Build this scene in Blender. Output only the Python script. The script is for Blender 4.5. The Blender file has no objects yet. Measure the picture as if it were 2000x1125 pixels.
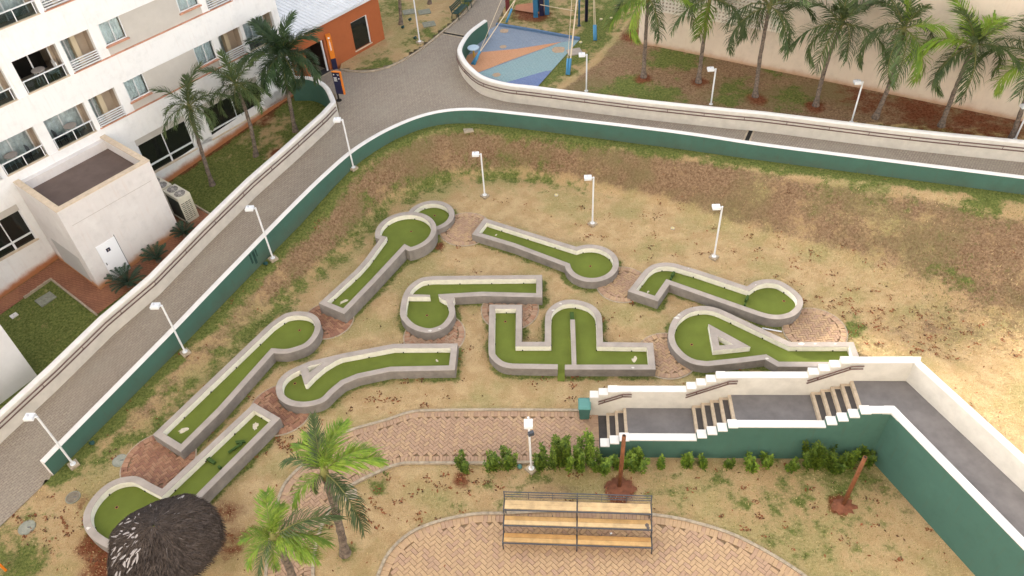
import bpy, bmesh, math, random
import numpy as np
from mathutils import Vector, Matrix
random.seed(7); rng=np.random.default_rng(7)
S=bpy.context.scene
COL=S.collection
# ---------------------------------------------------------------- camera
FPX=1556.0; CAMH=26.0
_d=np.array([115.0,1607.5,FPX]); _d/=np.linalg.norm(_d); _up=-_d
_f=np.array([0,0,1.0]); _fy=_f-_up*(_f@_up); _fy/=np.linalg.norm(_fy)
RW=np.array([np.cross(_fy,_up),_fy,_up]); CAMP=np.array([0,0,CAMH])
cam=bpy.data.cameras.new('camera'); camo=bpy.data.objects.new('camera',cam); COL.objects.link(camo)
cam.sensor_width=36; cam.lens=FPX/2000*36; cam.clip_start=0.5; cam.clip_end=3000
camo.matrix_world=Matrix([[RW[i,0],-RW[i,1],-RW[i,2],CAMP[i]] for i in range(3)]+[[0,0,0,1]])
S.camera=camo
# ---------------------------------------------------------------- world, sun, exposure
HA=math.radians(48.81)                       # direction of the hotel facade
DV=np.array([math.cos(HA),math.sin(HA)]); NV=np.array([math.sin(HA),-math.cos(HA)])
SUN_EL=math.radians(17.5); TAN=math.tan(SUN_EL); SUNV=np.array([-NV[0]*math.cos(SUN_EL),-NV[1]*math.cos(SUN_EL),math.sin(SUN_EL)])
W=bpy.data.worlds.new('World'); S.world=W; W.use_nodes=True
nt=W.node_tree; bg=nt.nodes['Background']
sky=nt.nodes.new('ShaderNodeTexSky'); sky.sky_type='NISHITA'; sky.sun_disc=False
sky.sun_elevation=SUN_EL; sky.sun_rotation=math.atan2(SUNV[0],SUNV[1])
sky.air_density=1.0; sky.dust_density=3.0; sky.ozone_density=1.0
hs=nt.nodes.new('ShaderNodeHueSaturation'); hs.inputs['Saturation'].default_value=0.34
nt.links.new(sky.outputs[0],hs.inputs['Color']); nt.links.new(hs.outputs[0],bg.inputs[0])
bg.inputs[1].default_value=0.15
sl=bpy.data.lights.new('sun','SUN'); so=bpy.data.objects.new('sun',sl); COL.objects.link(so)
sl.energy=2.6; sl.angle=math.radians(1.2); sl.color=(1.0,0.93,0.82)
so.rotation_euler=Vector(SUNV).to_track_quat('Z','Y').to_euler(); so.location=(0,0,60)
S.view_settings.view_transform='Standard'; S.view_settings.look='None'
S.view_settings.gamma=1; S.view_settings.use_curve_mapping=False
S.view_settings.exposure=2.3
# ---------------------------------------------------------------- measuring helpers (photo pixel -> point at a known height)
def P(u,v,z=0.0):
    r=RW@np.array([u-1000,v-562.5,FPX]); t=(z-CAMH)/r[2]; return CAMP+r*t
def P2(u,v,z=0.0): return P(u,v,z)[:2]
NOFF=NV@np.array([-21.43,32.83])
def FAC(u,v,o=0.0):                           # on the facade plane -> (along, height)
    r=RW@np.array([u-1000,v-562.5,FPX]); t=(NOFF+o-0)/(NV@r[:2]); p=CAMP+r*t; return float(DV@p[:2]),float(p[2])
def FW(s,z,o=0.0):                            # facade coords -> world
    p=DV*s+NV*(NOFF+o); return np.array([p[0],p[1],z])
def RAY_Y(u,v,y):                             # point of the ray at a given depth y
    r=RW@np.array([u-1000,v-562.5,FPX]); return CAMP+r*(y/r[1])
def VH(b,t,z=0.0):
    p=P(b[0],b[1],z); r=RW@np.array([t[0]-1000,t[1]-562.5,FPX]); return CAMH+r[2]*np.linalg.norm(p[:2])/np.linalg.norm(r[:2])-z
def FOOT(top,zt,bot):                         # height of a foot pixel under a top pixel known at zt
    p=P(top[0],top[1],zt); r=RW@np.array([bot[0]-1000,bot[1]-562.5,FPX]); return CAMH+r[2]*np.linalg.norm(p[:2])/np.linalg.norm(r[:2])
# ---------------------------------------------------------------- materials
MATS={}
def mat(name,col,rough=0.85,noise=0.0,scale=6.0,col2=None,bump=0.0,bscale=None,spec=0.3,detail=6.0,metal=0.0):
    if name in MATS: return MATS[name]
    m=bpy.data.materials.new(name); m.use_nodes=True; n=m.node_tree; b=n.nodes['Principled BSDF']
    b.inputs['Roughness'].default_value=rough; b.inputs['Specular IOR Level'].default_value=spec; b.inputs['Metallic'].default_value=metal
    b.inputs['Base Color'].default_value=(*col,1)
    if noise>0 or col2 or bump:
        tc=n.nodes.new('ShaderNodeTexCoord'); tx=n.nodes.new('ShaderNodeTexNoise'); tx.inputs['Scale'].default_value=scale; tx.inputs['Detail'].default_value=detail; tx.inputs['Roughness'].default_value=0.65
        n.links.new(tc.outputs['Object'],tx.inputs['Vector'])
        rp=n.nodes.new('ShaderNodeValToRGB'); c2=col2 or tuple(c*(1-noise) for c in col)
        rp.color_ramp.elements[0].position=0.3; rp.color_ramp.elements[1].position=0.7
        rp.color_ramp.elements[0].color=(*c2,1); rp.color_ramp.elements[1].color=(*[c*(1+noise*0.4) for c in col],1)
        n.links.new(tx.outputs['Fac'],rp.inputs['Fac']); n.links.new(rp.outputs['Color'],b.inputs['Base Color'])
        if bump:
            bp=n.nodes.new('ShaderNodeBump'); bp.inputs['Strength'].default_value=bump; bp.inputs['Distance'].default_value=0.02
            t2=tx
            if bscale:
                t2=n.nodes.new('ShaderNodeTexNoise'); t2.inputs['Scale'].default_value=bscale; t2.inputs['Detail'].default_value=5; n.links.new(tc.outputs['Object'],t2.inputs['Vector'])
            n.links.new(t2.outputs['Fac'],bp.inputs['Height']); n.links.new(bp.outputs['Normal'],b.inputs['Normal'])
    MATS[name]=m; return m
def N(n,t,**k):
    x=n.nodes.new(t)
    for a,v in k.items(): setattr(x,a,v)
    return x
def mixc(n,fac,a,b,blend='MIX'):
    x=n.nodes.new('ShaderNodeMix'); x.data_type='RGBA'; x.blend_type=blend
    for s,v in ((x.inputs['Factor'],fac),(x.inputs['A'],a),(x.inputs['B'],b)):
        if hasattr(v,'is_output'): n.links.new(v,s)
        elif isinstance(v,(int,float)): s.default_value=v
        else: s.default_value=(*v,1)
    return x.outputs['Result']
def ramp(n,fac,p0,p1,c0=0.0,c1=1.0):
    x=n.nodes.new('ShaderNodeMapRange'); x.interpolation_type='SMOOTHSTEP'
    n.links.new(fac,x.inputs['Value'])
    for k,v in (('From Min',p0),('From Max',p1),('To Min',c0),('To Max',c1)): x.inputs[k].default_value=v
    return x.outputs['Result']
def noise(n,vec,sc,det=5,ro=0.6,out='Fac'):
    x=n.nodes.new('ShaderNodeTexNoise'); x.inputs['Scale'].default_value=sc; x.inputs['Detail'].default_value=det; x.inputs['Roughness'].default_value=ro
    n.links.new(vec,x.inputs['Vector']); return x.outputs[out]
def attr(n,name,out='Fac'):
    x=n.nodes.new('ShaderNodeAttribute'); x.attribute_name=name; return x.outputs[out]
def newmat(name,rough=0.9,spec=0.2):
    m=bpy.data.materials.new(name); m.use_nodes=True; n=m.node_tree; b=n.nodes['Principled BSDF']
    b.inputs['Roughness'].default_value=rough; b.inputs['Specular IOR Level'].default_value=spec
    MATS[name]=m; return m,n,b
def bumpn(n,b,h,strength=0.5,dist=0.03):
    bp=n.nodes.new('ShaderNodeBump'); bp.inputs['Strength'].default_value=strength; bp.inputs['Distance'].default_value=dist
    n.links.new(h,bp.inputs['Height']); n.links.new(bp.outputs['Normal'],b.inputs['Normal'])

def lawn_mat():
    m,n,b=newmat('lawn',0.95,0.1)
    tc=N(n,'ShaderNodeTexCoord').outputs['Object']
    big=noise(n,tc,0.35,4); mid=noise(n,tc,1.3,6,0.7); fine=noise(n,tc,9,6,0.75); vf=noise(n,tc,45,3,0.8)
    dry=mixc(n,ramp(n,mid,0.38,0.64),(0.54,0.365,0.19),(0.66,0.475,0.265))
    dry=mixc(n,ramp(n,fine,0.52,0.75,0,0.6),dry,(0.40,0.245,0.105))
    olive=mixc(n,ramp(n,fine,0.35,0.65),(0.29,0.26,0.095),(0.47,0.41,0.19))
    dry=mixc(n,ramp(n,big,0.44,0.64,0.05,0.75),dry,olive)
    bank=mixc(n,ramp(n,fine,0.36,0.64),(0.185,0.105,0.058),(0.41,0.275,0.165))
    bank=mixc(n,ramp(n,mid,0.52,0.72,0,0.6),bank,(0.36,0.245,0.14))
    bank=mixc(n,ramp(n,big,0.44,0.66,0,0.65),bank,(0.24,0.20,0.09))
    gcol=mixc(n,ramp(n,fine,0.34,0.66),(0.085,0.115,0.026),(0.24,0.26,0.075))
    soil=mixc(n,ramp(n,fine,0.4,0.6),(0.16,0.05,0.022),(0.26,0.10,0.05))
    def mod(a,s=1.6,o=0.55):
        x=N(n,'ShaderNodeMath',operation='MULTIPLY_ADD'); n.links.new(mid,x.inputs[0]); x.inputs[1].default_value=s; x.inputs[2].default_value=-s*0.5
        y=N(n,'ShaderNodeMath',operation='ADD'); n.links.new(a,y.inputs[0]); n.links.new(x.outputs[0],y.inputs[1])
        return ramp(n,y.outputs[0],0.3,0.75)
    c=mixc(n,mod(attr(n,'bank')),dry,bank)
    c=mixc(n,mod(attr(n,'green'),2.2),c,gcol)
    c=mixc(n,mod(attr(n,'soil'),1.4),c,soil)
    c=mixc(n,ramp(n,vf,0.38,0.68,0.0,0.42),c,(0.16,0.12,0.06),'MULTIPLY'); c=mixc(n,ramp(n,noise(n,tc,22,4,0.7),0.45,0.68,0.0,0.30),c,(0.25,0.19,0.09),'MULTIPLY')
    n.links.new(c,b.inputs['Base Color']); 
    ad=N(n,'ShaderNodeMath',operation='ADD'); n.links.new(fine,ad.inputs[0]); n.links.new(vf,ad.inputs[1])
    bumpn(n,b,ad.outputs[0],0.9,0.05)
    return m
def paver_mat(name,c1,c2,mort,bw=0.22,bh=0.11,rot=0.0,stain=(0.25,0.2,0.17)):
    m,n,b=newmat(name,0.9,0.2)
    tc=N(n,'ShaderNodeTexCoord').outputs['Object']
    mp=N(n,'ShaderNodeMapping'); mp.inputs['Rotation'].default_value=(0,0,rot); n.links.new(tc,mp.inputs['Vector'])
    bt=N(n,'ShaderNodeTexBrick'); n.links.new(mp.outputs[0],bt.inputs['Vector'])
    bt.inputs['Scale'].default_value=1; bt.inputs['Brick Width'].default_value=bw; bt.inputs['Row Height'].default_value=bh; bt.inputs['Mortar Size'].default_value=0.009; bt.inputs['Mortar Smooth'].default_value=0.3
    bt.inputs['Color1'].default_value=(*c1,1); bt.inputs['Color2'].default_value=(*c2,1); bt.inputs['Mortar'].default_value=(*mort,1)
    big=noise(n,tc,0.5,5,0.65); fi=noise(n,tc,14,4)
    c=mixc(n,ramp(n,big,0.42,0.68,0,0.6),bt.outputs['Color'],stain)
    c=mixc(n,ramp(n,fi,0.3,0.7,0,0.3),c,(0.45,0.42,0.4),'MULTIPLY')
    n.links.new(c,b.inputs['Base Color'])
    iv=N(n,'ShaderNodeMath',operation='SUBTRACT'); iv.inputs[0].default_value=1; n.links.new(bt.outputs['Fac'],iv.inputs[1])
    bumpn(n,b,iv.outputs[0],0.6,0.012)
    return m
def glass_mat(name,tint,fac=0.12,rough=0.03):
    m=bpy.data.materials.new(name); m.use_nodes=True; n=m.node_tree; n.nodes.remove(n.nodes['Principled BSDF'])
    tr=N(n,'ShaderNodeBsdfTransparent'); tr.inputs[0].default_value=(*tint,1); gl=N(n,'ShaderNodeBsdfGlossy'); gl.inputs['Roughness'].default_value=rough
    fr=N(n,'ShaderNodeFresnel'); fr.inputs[0].default_value=1.5
    mx=N(n,'ShaderNodeMixShader'); n.links.new(fr.outputs[0],mx.inputs[0]); n.links.new(tr.outputs[0],mx.inputs[1]); n.links.new(gl.outputs[0],mx.inputs[2])
    n.links.new(mx.outputs[0],n.nodes['Material Output'].inputs[0]); MATS[name]=m; return m
def leaf_mat(name,c1,c2,sc=3.0,trans=0.25):
    m,n,b=newmat(name,0.55,0.35)
    tc=N(n,'ShaderNodeTexCoord').outputs['Object']; oi=N(n,'ShaderNodeObjectInfo').outputs['Random']
    f=noise(n,tc,sc,3)
    c=mixc(n,ramp(n,f,0.35,0.65),c1,c2)
    h=N(n,'ShaderNodeHueSaturation'); n.links.new(c,h.inputs['Color']); n.links.new(ramp(n,oi,0,1,0.75,1.25),h.inputs['Value'])
    n.links.new(h.outputs[0],b.inputs['Base Color'])
    tl=N(n,'ShaderNodeBsdfTranslucent'); n.links.new(h.outputs[0],tl.inputs[0])
    mx=N(n,'ShaderNodeMixShader'); mx.inputs[0].default_value=trans
    n.links.new(b.outputs[0],mx.inputs[1]); n.links.new(tl.outputs[0],mx.inputs[2]); n.links.new(mx.outputs[0],n.nodes['Material Output'].inputs[0]); return m
def wall_mat(name,col,dirt,amount=0.5,zlo=0.0,zhi=1.0,bump=0.15,sc=2.0,streak=0.13):
    # plaster with splash-back soil on its foot (attribute 'foot' 0..1) and faint streaks
    m,n,b=newmat(name,0.85,0.25)
    tc=N(n,'ShaderNodeTexCoord').outputs['Object']
    a=noise(n,tc,sc,6,0.7); st=N(n,'ShaderNodeMapping'); st.inputs['Scale'].default_value=(5,5,0.5); n.links.new(tc,st.inputs[0]); s2=noise(n,st.outputs[0],1.6,4)
    c=mixc(n,ramp(n,a,0.45,0.75,0,0.4),col,tuple(x*0.75 for x in col)); c=mixc(n,ramp(n,noise(n,tc,0.45,5,0.7),0.5,0.72,0,0.35),c,tuple(min(.8,x*1.3) for x in col))
    c=mixc(n,ramp(n,s2,0.52,0.82,0,streak),c,dirt)
    x=N(n,'ShaderNodeMath',operation='MULTIPLY_ADD'); n.links.new(a,x.inputs[0]); x.inputs[1].default_value=0.7; x.inputs[2].default_value=-0.35
    y=N(n,'ShaderNodeMath',operation='ADD'); n.links.new(attr(n,'foot'),y.inputs[0]); n.links.new(x.outputs[0],y.inputs[1])
    c=mixc(n,ramp(n,y.outputs[0],0.15,0.95,0,amount),c,dirt)
    n.links.new(c,b.inputs['Base Color']); bumpn(n,b,noise(n,tc,30,4),bump,0.01); return m
M_LAWN=lawn_mat()
M_RAMP=paver_mat('ramp_pavers',(0.33,0.275,0.215),(0.285,0.235,0.185),(0.17,0.135,0.11),0.24,0.12,-0.9,(0.30,0.26,0.205))
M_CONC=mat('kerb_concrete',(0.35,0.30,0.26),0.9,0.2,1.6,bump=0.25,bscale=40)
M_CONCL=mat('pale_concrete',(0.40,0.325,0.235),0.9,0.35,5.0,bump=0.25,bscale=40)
M_CONCS=mat('kerb_side_shaded',(0.235,0.21,0.19),0.92,0.3,2.2,bump=0.3,bscale=35)  # same concrete as the kerb tops, darkened for the shade on outer sides
M_CREAM=mat('cream_paint',(0.76,0.72,0.63),0.8,0.14,4.0,bump=0.1,bscale=30)
M_WHITE=mat('white_paint',(0.67,0.635,0.60),0.75,0.10,2.5,bump=0.08,bscale=30)
M_FACE=mat('shaded_wall_face',(0.61,0.57,0.505),0.85,0.14,2.0,bump=0.1,bscale=30)  # white paint toned down for the weaker light on vertical faces
M_WHITE2=mat('white_metal',(0.68,0.685,0.70),0.4,spec=0.5)
M_GREEN=wall_mat('green_wall_paint',(0.056,0.125,0.098),(0.085,0.085,0.055),0.55,bump=0.2,sc=1.2,streak=0.3)
M_TURF=mat('putting_turf',(0.122,0.150,0.022),0.95,0.16,0.9,bump=0.4,bscale=120,detail=4)
M_BARR=mat('dark_green_felt',(0.045,0.085,0.018),0.95,0.3,8)
M_BLACK=mat('black_hole',(0.012,0.01,0.008),0.9)
M_REDDOT=mat('rust_marker',(0.35,0.12,0.05),0.8)
M_CHALK=mat('worn_white_patch',(0.55,0.48,0.37),0.9,0.25,14)
M_BRICKS=[mat('clay_brick_%s'%k,c,0.9,0.14,9,bump=0.3,bscale=40) for k,c in (('tan',(0.415,0.275,0.165)),('rose',(0.385,0.25,0.165)),('pale',(0.44,0.295,0.172)),('brown',(0.365,0.235,0.152)))]
M_BRICKR=[mat('red_brick_%s'%k,c,0.9,0.18,9,bump=0.3,bscale=40) for k,c in (('a',(0.33,0.175,0.105)),('b',(0.29,0.145,0.09)),('c',(0.36,0.20,0.125)),('d',(0.265,0.13,0.085)))]
M_MORT=mat('brick_joint_sand',(0.215,0.145,0.085),0.95,0.4,7)
M_RAIL=mat('brown_rail_paint',(0.13,0.075,0.06),0.5,spec=0.4)
M_STEEL=mat('dark_steel',(0.055,0.06,0.072),0.45,spec=0.5)
M_WOOD=[mat('plank_wood_%s'%k,c,0.6,0.3,3.0,bump=0.15,bscale=25) for k,c in (('pale',(0.60,0.42,0.22)),('honey',(0.52,0.32,0.13)),('amber',(0.46,0.25,0.085)))]
M_POLE=mat('timber_pole',(0.20,0.075,0.03),0.75,0.4,5,bump=0.3)
M_SOIL=mat('red_soil',(0.20,0.075,0.04),0.95,0.4,5,bump=0.6,bscale=18)
M_DARKFLOOR=mat('grey_floor_paint',(0.165,0.15,0.145),0.7,0.25,1.5)
M_DARKTREAD=mat('dark_tread',(0.075,0.065,0.06),0.8,0.2,4)
M_NOSE=mat('cream_nosing',(0.50,0.40,0.29),0.85,0.25,6)
M_TEAL=mat('teal_plastic',(0.05,0.15,0.13),0.5,0.15,4,spec=0.45)
M_ORANGE=wall_mat('orange_plaster',(0.34,0.10,0.036),(0.28,0.09,0.04),0.4,bump=0.12)
M_ROOF=mat('metal_roof',(0.60,0.61,0.63),0.5,0.15,1.5,spec=0.5)
M_NAVY=mat('navy_panel',(0.012,0.012,0.045),0.45,spec=0.4)
M_SIGNO=mat('orange_panel',(0.68,0.19,0.015),0.45,spec=0.4)
M_BENCHG=mat('bench_green',(0.012,0.045,0.032),0.5,spec=0.4)
M_BLUE=mat('blue_sleeve',(0.06,0.23,0.40),0.5,spec=0.4)
M_BLUED=mat('blue_post',(0.025,0.13,0.25),0.5,spec=0.4)
M_ROPE=mat('cream_rope',(0.62,0.50,0.36),0.9)
M_DARKGLASS=mat('dark_glass',(0.012,0.014,0.012),0.06,spec=0.5)
M_GLASS=glass_mat('clear_glass',(0.96,0.985,0.985))
M_GLASSD=glass_mat('grey_glass',(0.55,0.62,0.62))
M_CURT=mat('curtain',(0.62,0.66,0.68),0.9,0.35,3)
M_CURTB=mat('curtain_blue',(0.72,0.80,0.84),0.9,0.22,3)
M_HOTELW=wall_mat('hotel_white',(0.76,0.75,0.745),(0.42,0.15,0.045),0.95,bump=0.06)
M_HOTELG=mat('hotel_grey_wall',(0.50,0.465,0.425),0.85,0.08,1.5)
M_BEIGEIN=mat('balcony_beige',(0.42,0.34,0.265),0.85,0.1,2)
M_PINK=mat('salmon_ledge',(0.52,0.26,0.17),0.85,0.3,3)
M_ANNEX=wall_mat('annex_plaster',(0.64,0.60,0.585),(0.44,0.19,0.07),0.95,bump=0.06)
M_COPING=mat('coping_stone',(0.62,0.50,0.37),0.9,0.2,4)
M_ROOFBR=mat('brown_roof_membrane',(0.145,0.105,0.09),0.9,0.2,1.2)
M_ACC=mat('ac_casing',(0.58,0.54,0.44),0.6,0.1,4)
M_BEIGEW=wall_mat('beige_render',(0.68,0.57,0.46),(0.42,0.20,0.09),0.7,bump=0.06)
M_LATT=mat('lattice_block',(0.80,0.73,0.64),0.9,0.1,4)
M_PADB=paver_mat('blue_pavers',(0.22,0.265,0.335),(0.25,0.29,0.35),(0.16,0.19,0.24),0.3,0.15,0.5,(0.22,0.26,0.32))
M_PADT=paver_mat('teal_pavers',(0.25,0.36,0.37),(0.27,0.365,0.37),(0.13,0.22,0.25),0.3,0.15,0.5,(0.24,0.34,0.36))
M_PADO=paver_mat('orange_pavers',(0.53,0.27,0.145),(0.56,0.29,0.16),(0.42,0.2,0.11),0.3,0.15,0.5,(0.52,0.28,0.16))
M_PADP=paver_mat('violet_pavers',(0.15,0.20,0.36),(0.17,0.22,0.37),(0.12,0.15,0.26),0.3,0.15,0.5,(0.19,0.22,0.34))
M_TRUNK=mat('palm_trunk',(0.20,0.155,0.125),0.9,0.75,7,bump=0.8,bscale=22)
M_PALM=leaf_mat('palm_leaf',(0.045,0.075,0.022),(0.10,0.135,0.04))
M_PALMY=leaf_mat('palm_leaf_bright',(0.11,0.20,0.018),(0.22,0.30,0.03))
M_PALMD=leaf_mat('palm_leaf_dark',(0.03,0.06,0.022),(0.06,0.10,0.035))
M_STALK=mat('palm_stalk',(0.17,0.16,0.05),0.7)
M_SHRUB=leaf_mat('shrub_leaf',(0.06,0.115,0.014),(0.21,0.29,0.03),6)
M_CYCAD=leaf_mat('cycad_leaf',(0.018,0.042,0.022),(0.035,0.07,0.035))
M_STEM=mat('shrub_stem',(0.12,0.08,0.04),0.9)
M_LITTER=mat('dry_leaf',(0.20,0.072,0.026),0.9,0.5,1.0)
M_THATCH=mat('thatch_straw',(0.088,0.068,0.058),0.95,0.6,14,col2=(0.024,0.018,0.016))
M_THATCHL=mat('bleached_thatch',(0.36,0.32,0.30),0.95,0.3,9)
M_MANH=mat('manhole_cover',(0.24,0.24,0.185),0.9,0.3,7,bump=0.4)
M_TOWER=mat('shade_block_plaster',(0.55,0.52,0.48),0.9,0.1,0.5)
M_WHITETXT=mat('white_lettering',(0.8,0.8,0.8),0.6)
# ---------------------------------------------------------------- mesh helpers
class MB:
    def __init__(s): s.v=[]; s.f=[]; s.m=[]; s.foot=None
    def add(s,vs,fs,m=0):
        o=len(s.v); s.v.extend([tuple(map(float,p)) for p in vs]); s.f.extend([tuple(i+o for i in f) for f in fs]); s.m.extend([m]*len(fs))
    def box(s,c,sz,m=0,ax=None,tilt=None):
        # c centre, sz full sizes, ax = 2-D unit vector of local x
        ax=np.array(ax if ax is not None else (1,0),float); ay=np.array((-ax[1],ax[0]))
        vs=[]
        for dz in (-.5,.5):
            for dx,dy in ((-.5,-.5),(.5,-.5),(.5,.5),(-.5,.5)):
                q=np.array(c[:2])+ax*dx*sz[0]+ay*dy*sz[1]; vs.append((q[0],q[1],c[2]+dz*sz[2]))
        s.add(vs,[(3,2,1,0),(4,5,6,7),(0,1,5,4),(1,2,6,5),(2,3,7,6),(3,0,4,7)],m)
    def prism(s,poly,z0,z1,m=0,mtop=None,bottom=True):
        n=len(poly); z0s=z0 if hasattr(z0,'__len__') else [z0]*n; z1s=z1 if hasattr(z1,'__len__') else [z1]*n
        if area(poly)<0: poly=poly[::-1]; z0s=z0s[::-1]; z1s=z1s[::-1]
        vs=[(p[0],p[1],z0s[i]) for i,p in enumerate(poly)]+[(p[0],p[1],z1s[i]) for i,p in enumerate(poly)]
        s.add(vs,[(i,(i+1)%n,n+(i+1)%n,n+i) for i in range(n)]+([tuple(range(n-1,-1,-1))] if bottom else []),m)
        s.add([vs[n+i] for i in range(n)],[tuple(range(n))],m if mtop is None else mtop)
    def tube(s,pts,r,m=0,seg=6,caps=True):
        pts=[np.array(p,float) for p in pts]; rs=r if hasattr(r,'__len__') else [r]*len(pts); vs=[]; fs=[]
        for i,p in enumerate(pts):
            t=pts[min(i+1,len(pts)-1)]-pts[max(i-1,0)]; t/=np.linalg.norm(t)+1e-9
            a=np.cross(t,(0,0,1)) if abs(t[2])<0.95 else np.cross(t,(1,0,0)); a/=np.linalg.norm(a); b=np.cross(t,a)
            for k in range(seg):
                w=2*math.pi*k/seg; vs.append(p+rs[i]*(a*math.cos(w)+b*math.sin(w)))
        for i in range(len(pts)-1):
            for k in range(seg):
                k2=(k+1)%seg; fs.append((i*seg+k,(i+1)*seg+k,(i+1)*seg+k2,i*seg+k2))
        if caps: fs.append(tuple(range(seg))); fs.append(tuple(range((len(pts)-1)*seg+seg-1,(len(pts)-1)*seg-1,-1)))
        s.add(vs,fs,m)
    def disc(s,c,r,m=0,seg=16,z=None,ry=None):
        s.add([(c[0]+r*math.cos(2*math.pi*k/seg),c[1]+(ry or r)*math.sin(2*math.pi*k/seg),c[2]) for k in range(seg)],[tuple(range(seg))],m)
    def cyl(s,c,r,h,m=0,seg=16,r2=None):
        r2=r if r2 is None else r2
        vs=[(c[0]+r*math.cos(2*math.pi*k/seg),c[1]+r*math.sin(2*math.pi*k/seg),c[2]) for k in range(seg)]+[(c[0]+r2*math.cos(2*math.pi*k/seg),c[1]+r2*math.sin(2*math.pi*k/seg),c[2]+h) for k in range(seg)]
        s.add(vs,[(k,(k+1)%seg,seg+(k+1)%seg,seg+k) for k in range(seg)]+[tuple(range(seg-1,-1,-1)),tuple(range(seg,2*seg))],m)
    def mesh(s,name,mats,smooth=False):
        me=bpy.data.meshes.new(name); me.from_pydata(s.v,[],s.f)
        for x in (mats if isinstance(mats,(list,tuple)) else [mats]): me.materials.append(x)
        me.polygons.foreach_set('material_index',s.m)
        if smooth: me.polygons.foreach_set('use_smooth',[True]*len(me.polygons))
        me.update(); return me
    def build(s,name,mats,parent=None,smooth=False,loc=None):
        o=bpy.data.objects.new(name,s.mesh(name,mats,smooth)); COL.objects.link(o)
        if loc is not None: o.location=loc
        if parent is not None:
            o.parent=parent
            if loc is None and parent.get('_world'): o.matrix_parent_inverse=Matrix.Translation(-Vector(parent['_world']))
        return o
def area(p): return 0.5*sum(p[i][0]*p[(i+1)%len(p)][1]-p[(i+1)%len(p)][0]*p[i][1] for i in range(len(p)))
def tag(o,label=None,cat=None,group=None,kind=None):
    if label: o['label']=label
    if cat: o['category']=cat
    if group: o['group']=group
    if kind: o['kind']=kind
    return o
def thing(name,loc,label,cat,group=None):
    """Empty at the base of a thing; its parts are built in world coordinates"""
    o=bpy.data.objects.new(name,None); COL.objects.link(o); o.location=tuple(map(float,loc)); o.empty_display_size=0.2
    o['_world']=[float(x) for x in loc]; return tag(o,label,cat,group)
def inst(me,name,loc,rot=(0,0,0),sc=1,parent=None):
    """part with shared mesh, given in the local coordinates of its parent"""
    o=bpy.data.objects.new(name,me); COL.objects.link(o); o.location=loc; o.rotation_euler=rot; o.scale=(sc,)*3 if not hasattr(sc,'__len__') else sc
    if parent is not None: o.parent=parent
    return o
def setfoot(o,fn):
    me=o.data; a=me.attributes.new('foot','FLOAT','POINT'); a.data.foreach_set('value',[float(fn(v.co)) for v in me.vertices])
def offset(poly,d):
    """inset a CCW polygon by d (mitre)"""
    n=len(poly); out=[]
    for i in range(n):
        a,b,c=(np.array(poly[(i+k)%n],float) for k in (-1,0,1))
        t1=(b-a)/(np.linalg.norm(b-a)+1e-9); t2=(c-b)/(np.linalg.norm(c-b)+1e-9)
        n1=np.array((-t1[1],t1[0])); n2=np.array((-t2[1],t2[0])); m=n1+n2; l=np.linalg.norm(m)
        if l<1e-6: m=n1; k=1
        else: m/=l; k=1/max(0.35,m@n1)
        out.append(b+m*d*k)
    return out
def inside(poly,x,y):
    x=np.asarray(x,float); y=np.asarray(y,float); r=np.zeros(x.shape,bool); n=len(poly); j=n-1
    for i in range(n):
        xi,yi=poly[i][:2]; xj,yj=poly[j][:2]
        if yi!=yj: r^=((yi>y)!=(yj>y))&(x<(xj-xi)*(y-yi)/(yj-yi)+xi)
        j=i
    return r
def pdist(poly,x,y,closed=True):
    """distance to a polyline, and parameter index of the closest point"""
    x=np.asarray(x,float); y=np.asarray(y,float); best=np.full(x.shape,1e9); par=np.zeros(x.shape); n=len(poly)
    for i in range(n if closed else n-1):
        a=np.array(poly[i][:2],float); b=np.array(poly[(i+1)%n][:2],float); d=b-a; l=d@d+1e-12
        t=np.clip(((x-a[0])*d[0]+(y-a[1])*d[1])/l,0,1); q=np.hypot(x-a[0]-t*d[0],y-a[1]-t*d[1])
        k=q<best; best=np.where(k,q,best); par=np.where(k,i+t,par)
    return best,par
def dense(pts,step=0.4):
    out=[np.array(pts[0],float)]
    for a,b in zip(pts[:-1],pts[1:]):
        a=np.array(a,float); b=np.array(b,float); n=max(1,int(np.linalg.norm((b-a)[:2])/step))
        out+=[a+(b-a)*(k+1)/n for k in range(n)]
    return out
def catmull(pts,sub=6,closed=False):
    pts=[np.array(p,float) for p in pts]; n=len(pts); out=[]
    for i in range(n if closed else n-1):
        p0=pts[(i-1)%n] if closed or i>0 else pts[0]; p1=pts[i]; p2=pts[(i+1)%n]; p3=pts[(i+2)%n] if closed or i+2<n else pts[-1]
        for k in range(sub):
            t=k/sub; out.append(0.5*((2*p1)+(-p0+p2)*t+(2*p0-5*p1+4*p2-p3)*t*t+(-p0+3*p1-3*p2+p3)*t**3))
    if not closed: out.append(pts[-1])
    return out
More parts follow.
